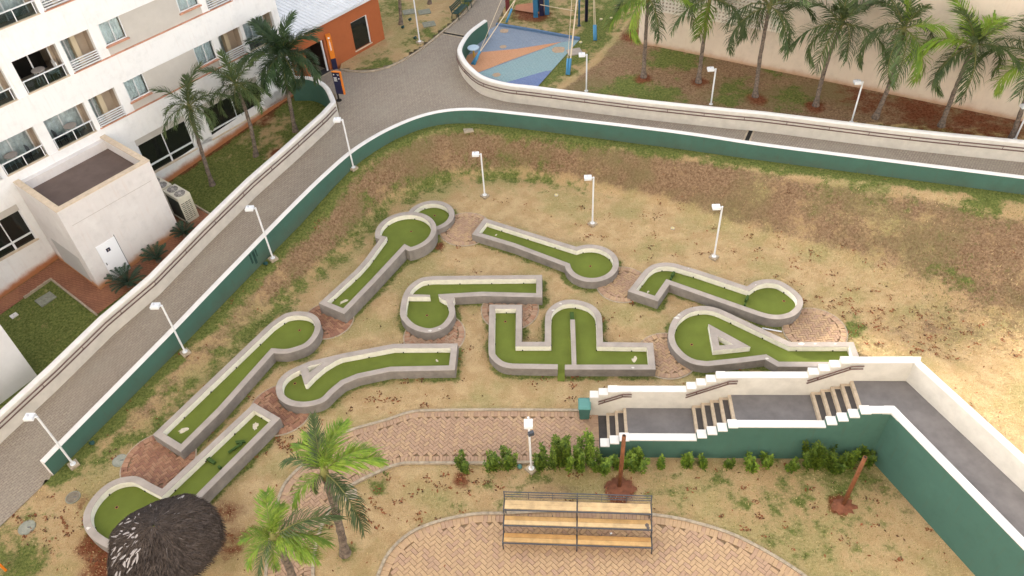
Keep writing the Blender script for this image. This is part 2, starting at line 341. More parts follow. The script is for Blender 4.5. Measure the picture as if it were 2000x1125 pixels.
# ================================================================ LARGE STRUCTURE
ZP=2.0                                                       # plaza level above the golf lawn
_gt=[(86,904.5),(149,840),(161.4,836-9),(332,654),(403,580),(490,490),(578,400),(642,338),(699,290),(766.7,250.7),(837.8,224),(909,215),(997.8,222),(1249,250.7),(1373,267),(1500,285.8),(1749,317.5),(1962,344),(2000,348.5)]
_gt=[p for i,p in enumerate(_gt) if i!=2]
IRAMP=7                                                      # index of (699,290): end of the climb
def _wallpts():
    z=np.full(len(_gt),2.0)
    for it in range(4):
        q=np.array([P2(u,v,zz) for (u,v),zz in zip(_gt,z)])
        s=np.concatenate([[0],np.cumsum(np.linalg.norm(np.diff(q,axis=0),axis=1))])
        z=np.minimum(s/s[IRAMP],1.0)*ZP+0.87
    return q,z
GQ,GZ=_wallpts()
_e=(GQ[-2]-GQ[-4])/np.linalg.norm(GQ[-2]-GQ[-4]); GQ=np.array(list(GQ[:-1])+[GQ[-2]+_e*4*k for k in (1,2,3,4)]); GZ=np.append(GZ,[GZ[-1]]*3)
_c=catmull([np.array((*q,z)) for q,z in zip(GQ,GZ)],8)
# keep the straight leg straight: no smoothing artefacts there
GW=np.array(_c)                                              # x,y,ztop along the outer face of the green wall
GWL=[tuple(p[:2]) for p in GW]
_hh=[.84,.9,1.02,1.07,1.13,1.20,.98,.82,.74,.76,.85,.87,.96,.94,.88,.86,.88,.88,.88,.88,.88]
_cum=np.concatenate([np.repeat(_hh[:-1],8)+np.tile(np.arange(8)/8,len(_hh)-1)*np.repeat(np.diff(_hh),8),[_hh[-1]]])
def gzb(par):                                                # lawn level at the foot of the wall
    par=np.clip(par,0,len(GW)-1.001); i=par.astype(int); t=par-i; b=GW[:,2]-_cum
    return b[i]*(1-t)+b[i+1]*t
def gz(par):                                                 # ramp level by parameter along GWL
    par=np.clip(par,0,len(GW)-1.001); i=par.astype(int); t=par-i
    return (GW[i,2]*(1-t)+GW[i+1,2]*t)-0.87
_toe=[(115,928),(200,890),(290,842),(400,738),(510,635),(575,578),(640,522),(690,472),(730,432),(775,396),(830,368),(900,350),(1000,346),(1100,362),(1300,405),(1500,475),(1640,515),(1800,585),(1900,640),(2000,690),(2200,780)]
TOE=[tuple(P2(*p)) for p in _toe]
BANK=[tuple(p) for p in GWL]+TOE[::-1]
def golf_z(x,y):
    x=np.asarray(x,float); y=np.asarray(y,float)
    dw,par=pdist(GWL,x,y,False); dt,_=pdist(TOE,x,y,False)
    f=np.clip((dw-0.25)/(dw+dt+1e-6),0,1); k=1-(f*f*(3-2*f))
    z=gzb(par)*np.where(inside(BANK,x,y),k,np.where(dw<0.6,1.0,0.0))
    return z
def ON(u,v,zf=None):
    zf=zf or golf_z
    zs=np.arange(4.0,-1.5,-0.02); q=np.array([P(u,v,z) for z in zs]); g=zf(q[:,0],q[:,1])+0*zs; k=int(np.argmax(g>=zs))
    return P(u,v,float(g[k]))
def hotel_z(x,y): return 0.16+0.091*(DV[0]*np.asarray(x)+DV[1]*np.asarray(y)-8.49)
# playground wall (inner base line, plaza side)
_pb=[(946.7,70),(915,95),(897,125),(901,145),(916,165),(942,185.5),(986.6,199),(1040,206),(1124.5,217),(1249,233),(1409,250.7),(1500,260),(1749,291.6),(2000,318)]
PBQ=[np.array(P2(*p,ZP)) for p in _pb]; PBQ.append(PBQ[-1]+(PBQ[-1]-PBQ[-2])/np.linalg.norm(PBQ[-1]-PBQ[-2])*10)
PBL=[tuple(p) for p in catmull(PBQ,6)]
def play_z(x,y):
    x=np.asarray(x,float); y=np.asarray(y,float); d,_=pdist(PBL,x,y,False)
    k=np.clip((x-6-0.9*(y-44)*0.35)/4,0,1); k=k*k*(3-2*k)
    return ZP+0.02+0.055*np.clip(d-0.4,0,14)*k
# hotel-side wall of the ramp (inner base line)
_hb=[(-260,1113),(-150,1010),(-60,925),(0,869),(126,750),(220.5,656),(313,576),(409,476),(500,385.6),(571,322),(642,256),(660,236)]
def _hpts():
    z=np.full(len(_hb),1.0)
    for it in range(5):
        q=np.array([P2(u,v,zz) for (u,v),zz in zip(_hb,z)]); _,par=pdist(GWL,q[:,0],q[:,1],False); z=gz(par)
        z=np.minimum(z,ZP)
    return q,z
HQ,HZ=_hpts()
def wall_strip(name,line,zb,zt,th,mats,m_cap,m_in,m_out,parent=None,side=1,close=False,round_=0.06):
    """wall along a polyline; the face on the line is 'm_in', the other face th away (to the left*side) is 'm_out'"""
    mb=MB(); n=len(line); L=[np.array(p[:2],float) for p in line]
    nr=[]
    for i in range(n):
        a=L[max(i-1,0)]; b=L[min(i+1,n-1)]; t=(b-a)/np.linalg.norm(b-a); nr.append(np.array((-t[1],t[0]))*side)
    vs=[]
    for i in range(n):
        a=L[i]; b=L[i]+nr[i]*th; e=nr[i]*round_
        vs+=[(*a,zb[i]),(*a,zt[i]-round_),(*(a+e*0.5),zt[i]-round_*0.25),(*(a+e*1.3),zt[i]),(*(b-e*1.3),zt[i]),(*(b-e*0.5),zt[i]-round_*0.25),(*b,zt[i]-round_),(*b,zb[i])]
    for i in range(n-1):
        for k in range(7):
            f=[(i*8+k),(i*8+k+1),((i+1)*8+k+1),((i+1)*8+k)]
            mb.add([],[]) if False else None
            mm=m_in if k==0 else (m_out if k==6 else m_cap)
            mb.f.append(tuple(f) if side<0 else tuple(f[::-1])); mb.m.append(mm)
    mb.v=[tuple(map(float,p)) for p in vs]
    mb.f.append(tuple(range(8))); mb.m.append(m_cap); mb.f.append(tuple(range((n-1)*8+7,(n-1)*8-1,-1))); mb.m.append(m_cap)
    o=mb.build(name,mats,parent)
    bm=bmesh.new(); bm.from_mesh(o.data); bmesh.ops.recalc_face_normals(bm,faces=bm.faces); bm.to_mesh(o.data); bm.free()
    return o
# ---- ground sheets
def grid_mesh(name,poly,zf,step,attrs,m,margin=0.2,bounds=None,holes=()):
    xs=[p[0] for p in poly]; ys=[p[1] for p in poly]; x0,x1,y0,y1=bounds or (min(xs),max(xs),min(ys),max(ys))
    X,Y=np.meshgrid(np.arange(x0,x1+step,step),np.arange(y0,y1+step,step)); nx,ny=X.shape[1],X.shape[0]
    x=X.ravel(); y=Y.ravel(); keep=inside(poly,x,y)
    if margin>0:
        d,_=pdist(poly,x,y); keep|=d<margin
    z=zf(x,y); a=attrs(x,y) if attrs else {}
    idx=np.arange(nx*ny).reshape(ny,nx); q=np.stack([idx[:-1,:-1],idx[:-1,1:],idx[1:,1:],idx[1:,:-1]],-1).reshape(-1,4)
    q=q[keep[q].all(1)]; used=np.unique(q); rm=np.full(nx*ny,-1); rm[used]=np.arange(len(used)); q=rm[q]
    me=bpy.data.meshes.new(name); me.from_pydata(np.stack([x,y,z],1)[used].tolist(),[],q.tolist())
    me.polygons.foreach_set('use_smooth',[True]*len(me.polygons)); me.materials.append(m)
    for k,v in a.items():
        at=me.attributes.new(k,'FLOAT','POINT'); at.data.foreach_set('value',v[used].astype(np.float32))
    me.update(); o=bpy.data.objects.new(name,me); COL.objects.link(o); return tag(o,kind='structure')
mb=MB(); mb.add([(-600,-600,-1.6),(600,-600,-1.6),(600,700,-1.6),(-600,700,-1.6)],[(0,1,2,3)]); mb.build('ground',mat('far_ground',(0.30,0.24,0.14),0.95,0.3,0.2)).__setitem__('kind','structure')
_bl=[tuple(P2(-260,1280)),tuple(P2(0,1030)),tuple(P2(103,931))]
GOLFPOLY=_bl+GWL+[(48,GWL[-1][1]-4),(48,4),(-22,4)]
def sm(a,lo,hi):
    t=np.clip((a-lo)/(hi-lo),0,1); return t*t*(3-2*t)
HOLE_POLYS=[]                                                # filled below, used by the masks
def blob(x,y,u,v,r,ry=None):
    p=P2(u,v); return np.exp(-(((x-p[0])/r)**2+((y-p[1])/(ry or r))**2))
# ---- mini golf holes: outlines traced on the top of their kerbs
def outline(items,z):
    out=[]
    for it in items:
        if it[0]=='arc':
            _,c,e,dr=it[:4]; c=P2(*c,z); e=np.array(P2(*e,z)); s=out[-1]
            a0=math.atan2(s[1]-c[1],s[0]-c[0]); a1=math.atan2(e[1]-c[1],e[0]-c[0]); r0=np.hypot(*(s-c)); r1=np.hypot(*(e-c))
            if dr>0 and a1<a0: a1+=2*math.pi
            if dr<0 and a1>a0: a1-=2*math.pi
            n=max(4,int(abs(a1-a0)/0.14))
            for k in range(1,n+1):
                t=k/n; a=a0+(a1-a0)*t; r=r0+(r1-r0)*t; out.append(np.array((c[0]+r*math.cos(a),c[1]+r*math.sin(a))))
        elif it[0]=='s':
            q=[out[-1]]+[np.array(P2(*p,z)) for p in it[1]]; out+=catmull(q,5)[1:]
        elif it[0]=='gap': out.append(('gap',np.array(P2(*it[1],z)),np.array(P2(*it[2],z))))
        else: out.append(np.array(P2(*it,z)))
    return out
# (px outline counter-clockwise in the world), top height, floor height
HOLES={}
HOLES['A']=dict(z=.66,zf=.38,o=[(622.2,592.2),(672.2,613.3),(732,551),(791.5,486.7),(798.4,490.3),('arc',(792,451),(732.9,464.4),1),(741.5,466.7),(711,508),(693,528)],
  label='keyhole-shaped putting lane with a tall round end beside the small round green',cup=[(803,452)],tee=(671,589))
HOLES['B']=dict(z=.36,zf=.08,o=[(886.5,424),('arc',(841,420.5),(795.5,417),1),('arc',(841,420.5),(886.5,424),1)],label='small round putting green tucked behind the keyhole lane',cup=[(849,421)],tee=None)
HOLES['C']=dict(z=.55,zf=.25,o=[(297.9,848.8),(352.5,882.9),(434,801.8),(534,689.5),('s',[(556,690.5),(577,686),(600,677),(617,661),(626,642),(624,625),(610,612),(585,607.6),(560,611),(545,619),(525,633)]),],label='long straight putting lane ending in a rounded head beside the green ramp wall',cup=[(585,645)],tee=(359,841))
HOLES['D']=dict(z=.58,zf=.28,o=[(547.6,816.5),(495.8,786.5),(316.5,954.4),('s',[(294,943),(274,932),(256,929.5),(228,935),(202.7,949),(178,974),(163,1003),(164,1030),(180,1052),(217,1073),(260,1076),(305,1058),(335,1030)])],label='putting lane with green obstacles whose round end lies under the thatched hut',cup=[(228,991)],tee=(499,833))
HOLES['E']=dict(z=.5,zf=.2,o=[(1059,536.6),(845.3,538.8),('s',[(819.7,543.5),(798.4,558.4),(786.7,577.6),(781.3,605.3),(784,622),(802.7,640.5),(830.4,649.5),(851.7,647.5),(872,638),(886,620),(889,605.3),(885,590),(881,581)]),(941.3,577.6),(1059,580.8)],label='nine-shaped putting hole with a straight lane and two cream dividers in its round end',cup=[(834,616)],tee=(970,548))
HOLES['F']=dict(z=.5,zf=.2,o=[(894,670.4),(769,671),(670.7,689.6),(603.1,705.6),('s',[(564,723.4),(544.5,741),(538.5,760),(545,779),(566,791.5),(597,794.3),(631.6,785.5),(653,766),(672,750)]),(700,738.5),(762,725.5),(888.5,722.8)],label='curving putting lane with a triangular divider at its round left end',cup=[(576,749)],tee=(853,704))
HOLES['G']=dict(z=.45,zf=.17,o=[(955.8,594.7),('s',[(954.5,640),(954,686),(958,698),(970,710),(983,716.5),(999,719.4)]),(1089,721),('GAP',),(1103,721.6),(1281,721.6),(1275.6,669),(1177.8,667.5),(1176.5,630),('s',[(1173,612),(1158,596),(1138,588),(1117.3,584.7),(1097,587),(1079,596),(1067,610),(1064.2,627)]),(1064,667.2),(1019.2,667.2),(1019.8,594.7)],label='u-bend putting hole with an arched middle, cream divider and gap in front',cup=[(987,628)],tee=(1239,703))
HOLES['H']=dict(z=.45,zf=.17,o=[(946,425.4),(921.4,457.5),(1000,481),(1103,519.5),('arc',(1154,514),(1126,481.6),1)],label='keyhole putting lane by the three lawn lamps with grey kerb and round right end',cup=[(1153,520)],tee=(969,459))
HOLES['I']=dict(z=.5,zf=.2,o=[(1226,568.8),(1285,588.5),(1307.5,555.5),(1400,588),(1480,616),('s',[(1503,622),(1527.5,623),(1552,616),(1567,600),(1567,582),(1550,564),(1522.5,548),(1495,545),(1472,550)]),(1459,558.8),(1360,526),('s',[(1335,519),(1317.5,514),(1295,512.5),(1274,517),(1258,528)])],label='zigzag putting lane with two dark green barriers and a round right end',cup=[(1531,588)],tee=(1266,570))
HOLES['J']=dict(z=.45,zf=.17,o=[(1667.5,667.5),(1543.8,667.5),(1425,611.5),('s',[(1400,601),(1372.5,597),(1340,603.5),(1315,622.5),(1305,650),(1310,675),(1330,698),(1355,711),(1382.5,715)]),(1440,709),(1495,702),(1518.8,716),(1600,716.5),(1686,717)],label='broad putting hole with a triangular kerbed island next to the stair wall',cup=[(1351,673)],tee=None)
KW=0.275
for k,h in HOLES.items():
    it=[i for i in h['o'] if i!=('GAP',)]
    pl=outline(it,h['z'])
    gap=None
    if ('GAP',) in h['o']:
        a=np.array(P2(1089,721,h['z'])); gap=min(range(len(pl)),key=lambda i:np.linalg.norm(pl[i]-a))
    # drop near duplicates
    q=[];gi=None
    for i,p in enumerate(pl):
        if q and np.linalg.norm(p-q[-1])<0.02: continue
        if i==gap: gi=len(q)
        q.append(p)
    if np.linalg.norm(q[0]-q[-1])<0.05: q.pop()
    if area(q)<0:
        q=q[::-1]; gi=None if gi is None else len(q)-2-gi
    h['out']=q; h['gap']=gi; h['in']=offset(q,KW); HOLE_POLYS.append(q)
# ---- masks of the lawn: where grass is green, bank is brown, soil is bare; one brown blob is painted shade
PADS=[((909,448),(916,417)),((641,626),(690,620)),((848.5,656),(907,656.5)),((996,605),(1051,604)),((1215,556),(1166.2,560)),((1303,695),(1354,722)),((1591,646),(1654,656)),((549,800),(605,811)),((310,903),(236.5,924))]
PADC=[(P2(*c),float(np.linalg.norm(P2(*c)-P2(*e)))) for c,e in PADS]
def golf_attrs(x,y):
    dw,par=pdist(GWL,x,y,False); dt,_=pdist(TOE,x,y,False); ib=inside(BANK,x,y)
    f=dw/(dw+dt+1e-6)
    u=par/len(GW)
    green=np.where(ib,.9-.9*sm(dw,0.2,1.25),np.where(dw<0.5,1,0))
    # green fringe at the toe of the bank on the left and far side
    green=np.maximum(green,0.6*np.exp(-(dt/0.9)**2)*sm(-x,-10,0))
    dh=np.full(x.shape,9.0)
    for q in HOLE_POLYS:
        d,_=pdist(q,x,y); dh=np.minimum(dh,d)
    green=np.maximum(green,0.8*np.exp(-(dh/0.30)**2))
    for u0,v0,r,a in ((1900,450,1.6,.8),(1700,400,2.2,.65),(1450,345,1.5,.6),(560,480,1.5,.6),(1480,570,1.0,.5),(1660,640,.8,.8),(1660,930,2.2,.62),(1550,960,2.0,.55),(1400,930,1.5,.45),(1300,960,1.2,.5),(1330,1010,1.0,.5),(1830,1060,1.0,.35),(1560,990,3.2,.5),(1450,985,2.2,.42),(1680,1010,2.0,.45),(1480,380,1.2,.45),(1850,560,2.0,.4),(1600,420,1.6,.4),(960,945,1.2,.4),(880,1000,1.0,.4),(20,1060,1.6,.6),(40,1110,1.4,.8),(740,950,.5,.8),(675,1080,.5,.7),(1050,930,.8,.55),(1000,985,1.2,.4),(850,1060,.5,.5),(240,880,.6,.4)):
        green=np.maximum(green,a*blob(x,y,u0,v0,r))
    bank=np.where(ib,sm(f,0.10,0.32)*(1-sm(f,0.72,1.02)),0)*np.clip(0.6+0.4*sm(x,-14,-9),0,1)*(1-.2*sm(x,9,16)); bank=bank*(.88+.16*np.sin(x*1.1+2*np.sin(y*.9))*np.sin(y*1.3+1.7*np.sin(x*.6)))
    bank=np.maximum(bank,0.5*blob(x,y,1850,640,3.4,1.6)); bank=np.maximum(bank,.7*blob(x,y,1950,560,4.0)); bank=np.maximum(bank,.55*blob(x,y,1800,930,2.0,3.0)*(1)); bank=np.maximum(bank,.5*blob(x,y,1080,955,1.6,.8)); bank=np.maximum(bank,.6*blob(x,y,1700,940,1.2))  # first blob paints the shade wedge at the right in bank brown
    soil=0.0*x
    for u0,v0,r,a in ((190,1060,.9,.9),(215,1105,1.2,1.0),(1638,988,.42,1.15),(1212,955,.62,1.15),(440,1000,1.0,.65),(450,1060,1.2,.6),(860,480,.35,.8),(900,938,.5,.8),(590,700,.4,.3),(540,775,.8,.35),(1205,978,.5,.9),(160,975,.5,.6),(1130,745,1.6,.25),(760,790,1.5,.25)):
        soil=np.maximum(soil,a*blob(x,y,u0,v0,r))
    return dict(green=green,bank=bank,soil=soil)
golf=grid_mesh('golf_lawn',GOLFPOLY,golf_z,0.17,golf_attrs,M_LAWN,0.22,(-27,42,7,GW[:,1].max()+1))
# ---- hotel garden, playground lawn, lawn by the orange house
hl=[tuple(q) for q in HQ]
_curve=[(646,188+10),(621,168),(578,160),(560,150)]
HGPOLY=[tuple(FW(-6,0,-.3)[:2]),tuple(FW(24.9,0,-.3)[:2]),tuple(P2(585,150,ZP)),tuple(P2(635,175,ZP)),tuple(P2(652,205,ZP))]+[tuple(q) for q in HQ[::-1]]
def hg_attrs(x,y):
    s=DV[0]*x+DV[1]*y; nn=NV[0]*x+NV[1]*y-NOFF
    green=0.95-0.5*np.exp(-((s-21)/2.2)**2)*np.exp(-((nn-1.6)/1.3)**2); soil=.7*np.exp(-(np.clip(nn,0,9)/0.25)**2)*sm(s,14,16)
    for (u0,v0,r,a) in ((540,300,.7,.8),(520,240,.8,.7),(620,195,.8,.7)):
        p=P2(u0,v0,1.2); k=a*np.exp(-(((x-p[0])**2+(y-p[1])**2)/r**2)); soil=np.maximum(soil,k); green=np.minimum(green,1-k)
    return dict(green=green,bank=0*x,soil=soil)
grid_mesh('hotel_garden',HGPOLY,hotel_z,0.3,hg_attrs,M_LAWN,0.1)
PLPOLY=[tuple(p) for p in PBL]+[(60,PBL[-1][1]),(60,95),tuple(P2(1000,-60,ZP)),tuple(P2(985,5,ZP)),tuple(P2(965,52,ZP))]
_b0=[P2(*p,ZP) for p in ((1060,205),(1089,170),(1151,124.5),(1195.6,76.5),(1236.5,26.7),(1300,-40))]
BANKR=[tuple(p) for p in _b0]+[(70,95),(70,30),(40,30)]
def pl_attrs(x,y):
    ib=inside(BANKR,x,y); d,_=pdist([tuple(p) for p in _b0],x,y,False); sd=np.where(ib,d,-d)
    br=sm(sd,-.2,1.0)
    green=np.where(ib,.0,.55); green=np.maximum(green,.95*np.exp(-((sd+1.5)/1.4)**2))
    for u0,v0,r,a in ((1310,115,1.6,1.0),(1230,165,1.5,1.),(1340,120,1.2,.9),(1280,180,1.6,.9),(1440,170,1.3,.8),(1550,190,1.6,.75),(1180,170,1.2,.7),(1420,190,1.2,.7),(1520,140,1.2,.55)):
        p=P2(u0,v0,ZP+.3); green=np.maximum(green,a*np.exp(-((x-p[0])**2+(y-p[1])**2)/r**2))
    soil=0*x
    for u0,v0,r,a in ((1040,18,1.6,.9),(1690,190,2.2,.62),(1800,215,2.6,.70),(1900,235,2.6,.66),(1960,250,2.6,.7),(1240,70,1.2,.9),(1258,150,.6,.9),(1365,158,.6,.9),(1478,190,.7,.9),(1592,205,.7,.9),(1090,60,1.,.4)):
        p=P2(u0,v0,ZP+.3); soil=np.maximum(soil,a*np.exp(-((x-p[0])**2+(y-p[1])**2)/r**2))
    return dict(green=green,bank=br,soil=soil)
grid_mesh('playground_lawn',PLPOLY,play_z,0.3,pl_attrs,M_LAWN,0.0)
_ok=[(664,137),(690,141),(727,140.5),(765,130),(800,112),(830,92),(862,66),(893,40),(925,6),(960,-40)]
OKL=[tuple(p) for p in catmull([P2(*q,ZP) for q in _ok],5)]
OLPOLY=OKL+[tuple(P2(960,-120,ZP)),tuple(P2(600,-120,ZP)),tuple(P2(640,100,ZP))]
grid_mesh('house_lawn',OLPOLY,lambda x,y:ZP+0.07+0*x,0.3,lambda x,y:dict(green=.35+.3*np.sin(x*1.1)*np.sin(y*.8),bank=0*x,soil=0*x),M_LAWN,0.0)
mb=MB()
for a,b in zip(OKL[:-1],OKL[1:]):
    a=np.array(a); b=np.array(b); d=b-a; l=np.linalg.norm(d); mb.box((*(a+b)/2,ZP+.045),(l+.01,.13,.12),0,d/l)
tag(mb.build('lawn_kerb',M_CONCL),kind='structure')
# ---- ramp and plaza paving
dwz=lambda q:gz(pdist(GWL,[q[0]],[q[1]],False)[1])[0]
mb=MB(); L=dense([np.array((*q,z)) for q,z in zip(HQ,HZ)],0.8); rr=[]
for p in L:
    q=np.array(p[:2]); d=np.hypot(GW[:,0]-q[0],GW[:,1]-q[1]); i=int(np.argmin(d)); g=GW[i]
    if i==0:                                        # before the wall: run out to the lawn edge
        e=np.array(_bl[1])-np.array(_bl[2]); t=max(0,(q-np.array(_bl[2]))@e/(e@e)+.02); g=np.array((*(np.array(_bl[2])+e*t),0.87))
    rr.append((g[0],g[1],g[2]-0.87))
vs=[]
for a,b in zip(L,rr):
    for k in range(5): t=k/4; vs.append((a[0]*(1-t)+b[0]*t,a[1]*(1-t)+b[1]*t,a[2]*(1-t)+b[2]*t+0.03))
mb.add(vs,[(i*5+k,i*5+k+1,(i+1)*5+k+1,(i+1)*5+k) for i in range(len(L)-1) for k in range(4)])
_ramp=mb.build('ramp_paving',M_RAMP); tag(_ramp,kind='structure')
_k=int(np.argmin(np.hypot(GW[:,0]-rr[-1][0],GW[:,1]-rr[-1][1]))); gi=[tuple(p) for p in GWL[_k+1:]]
PLZ=[tuple(rr[-1][:2])]+[tuple(HQ[-1]),tuple(P2(662,213,ZP)),tuple(P2(655,185,ZP)),tuple(P2(630,160,ZP)),tuple(P2(575,148,ZP)),tuple(P2(575,100,ZP))]+OKL[0:]+[tuple(P2(1030,-60,ZP)),tuple(P2(990,5,ZP)),tuple(P2(968,50,ZP))]+[tuple(p) for p in PBL]+gi[::-1]
mb=MB(); mb.add([(*p,ZP+0.025) for p in PLZ],[tuple(range(len(PLZ)))]); o=mb.build('plaza_paving',M_RAMP); tag(o,kind='structure')
bm=bmesh.new(); bm.from_mesh(o.data); bmesh.ops.triangulate(bm,faces=bm.faces); bmesh.ops.recalc_face_normals(bm,faces=bm.faces); bm.to_mesh(o.data); bm.free()
# ---- walls of the ramp
t=thing('ramp_wall',(GW[0,0],GW[0,1],0),'curved retaining wall, dark green outside with a white cap, round the golf lawn','wall')
line=[tuple(p[:2]) for p in GW]
o=wall_strip('wall_body',line,GW[:,2]-1.6,GW[:,2],0.27,[M_WHITE,M_GREEN],0,1,0,t,1,round_=0.03)
_bz=lambda q:float(q.z); _lo={}
me=o.data; at=me.attributes.new('foot','FLOAT','POINT'); at.data.foreach_set('value',[1.15 if i%8 in (0,7) else 0.0 for i in range(len(me.vertices))])
_i=int(np.argmin(np.hypot(*(GW[:,:2]-P2(487,515,1.0)).T))); _d=(GW[_i+1,:2]-GW[_i-1,:2]); _d/=np.linalg.norm(_d); _n=np.array((_d[1],-_d[0]))
for _k,(_a,_w,_h) in enumerate(((-.14,.10,.55),(.07,.13,.72),(.24,.06,.4))):
    _p=GW[_i,:2]+_d*_a+_n*.003; mb=MB(); mb.box((_p[0],_p[1],GW[_i,2]-.12-_h/2),(_w,.012,_h),0,_d); mb.build('paint_smear',mat('dark_green_smear',(.02,.055,.045),.9,.4,9),t)
def handrail(t,line,zf,off,side,z1=.82,z2=1.0,step=1.9,r=.029,brk='rail_bracket'):
    q=dense([np.array(p) for p in line],0.35); L=[]
    for i in range(len(q)):
        a=q[max(i-1,0)]; b=q[min(i+1,len(q)-1)]; d=(b-a)[:2]; d/=np.linalg.norm(d); n=np.array((-d[1],d[0]))*side
        L.append(np.array((q[i][0]+n[0]*off,q[i][1]+n[1]*off,zf(q[i]))))
    for z in (z1,z2):
        m=MB(); m.tube([p+np.array((0,0,z)) for p in L],r,0,6); m.build('handrail',M_RAIL,t,True)
    acc=0; last=L[0]
    for i,p in enumerate(L[1:]):
        acc+=np.linalg.norm(p-last); last=p
        if acc>=step:
            acc=0; m=MB(); w=np.array((*q[i+1][:2],p[2])); m.tube([p+np.array((0,0,z1-.03)),p+np.array((0,0,z2))],.016,0,5)
            m.tube([p+np.array((0,0,z1-.03)),w+np.array((0,0,z1-.03))],.016,0,5); m.build(brk,M_RAIL,t)
hwl=[np.array((*q,z)) for q,z in zip(HQ,HZ)]
_arc=[P2(*p,ZP+1.12) for p in ((655,195),(640,166),(612,150),(580,147),(566,147))]
HWC=dense(hwl,0.6)+[np.array((*p,ZP)) for p in catmull([HQ[-1]]+_arc,5)[1:]]
t=thing('ramp_wall',(*HQ[1],HZ[1]),'white retaining wall with brown double handrail on the hotel side of the ramp','wall')
o=wall_strip('wall_body',[p[:2] for p in HWC],[min(p[2]-0.3,float(hotel_z(p[0],p[1]))-0.4) for p in HWC],[p[2]+1.12 for p in HWC],0.30,[M_WHITE,M_GREEN,M_FACE],0,2,1,t,1,round_=0.07)
setfoot(o,lambda c:0.0)
handrail(t,hwl,lambda p:p[2],.08,-1,.70,.90)
t=thing('playground_wall',(*PBL[20],ZP),'white curved wall with brown double handrail below the playground and palm bank','wall')
o=wall_strip('wall_body',PBL,[ZP-.3]*len(PBL),[ZP+1.12]*len(PBL),0.30,[M_WHITE,M_GREEN,M_FACE],0,2,1,t,1,round_=0.07)
setfoot(o,lambda c:0.0)
handrail(t,[np.array((*p,ZP)) for p in PBL[14:]],lambda p:ZP,.08,-1,.68,.86)
# ---- drains across the paving
for (a,b,lab) in (((866,65),(915,74),'dark slot drain with pale rims across the path by the green benches'),((1467,255),(1458,276),'dark slot drain across the walkway below the palm bank')):
    a=P2(*a,ZP); b=P2(*b,ZP); d=(b-a)/np.linalg.norm(b-a); c=(a+b)/2; l=np.linalg.norm(b-a); n=np.array((-d[1],d[0]))
    t=thing('slot_drain',(*c,ZP),lab,'drain'); m=MB(); m.box((*c,ZP+.03),(l,.20,.02),0,d); m.build('grate',M_BLACK,t)
    for s in (-1,1): m=MB(); m.box((*(c+n*s*.15),ZP+.034),(l,.09,.03),0,d); m.build('rim',M_CONCL,t)
# ================================================================ GOLF HOLES
def quadstrip(mb,a,b,za,zb,m,skip=(),flip=False,closed=True):
    n=len(a); o=len(mb.v)
    for p,q in zip(a,b): mb.v.append((float(p[0]),float(p[1]),float(za))); mb.v.append((float(q[0]),float(q[1]),float(zb)))
    for i in range(n if closed else n-1):
        if i in skip: continue
        j=(i+1)%n; f=(o+2*i,o+2*j,o+2*j+1,o+2*i+1); mb.f.append(f[::-1] if flip else f); mb.m.append(m)
def recalc(o,tri=False):
    bm=bmesh.new(); bm.from_mesh(o.data)
    if tri: bmesh.ops.triangulate(bm,faces=bm.faces)
    bmesh.ops.recalc_face_normals(bm,faces=bm.faces); bm.to_mesh(o.data); bm.free()
def pz(l,z): return [np.array(P2(*p,z)) for p in l]
def bar(t,name,poly,z0,z1,cap=0,side=1,mats=None):
    m=MB(); m.prism([tuple(p) for p in poly],z0,z1,side,cap,False); o=m.build(name,mats or [M_CONC,M_CREAM],t); recalc(o); return o
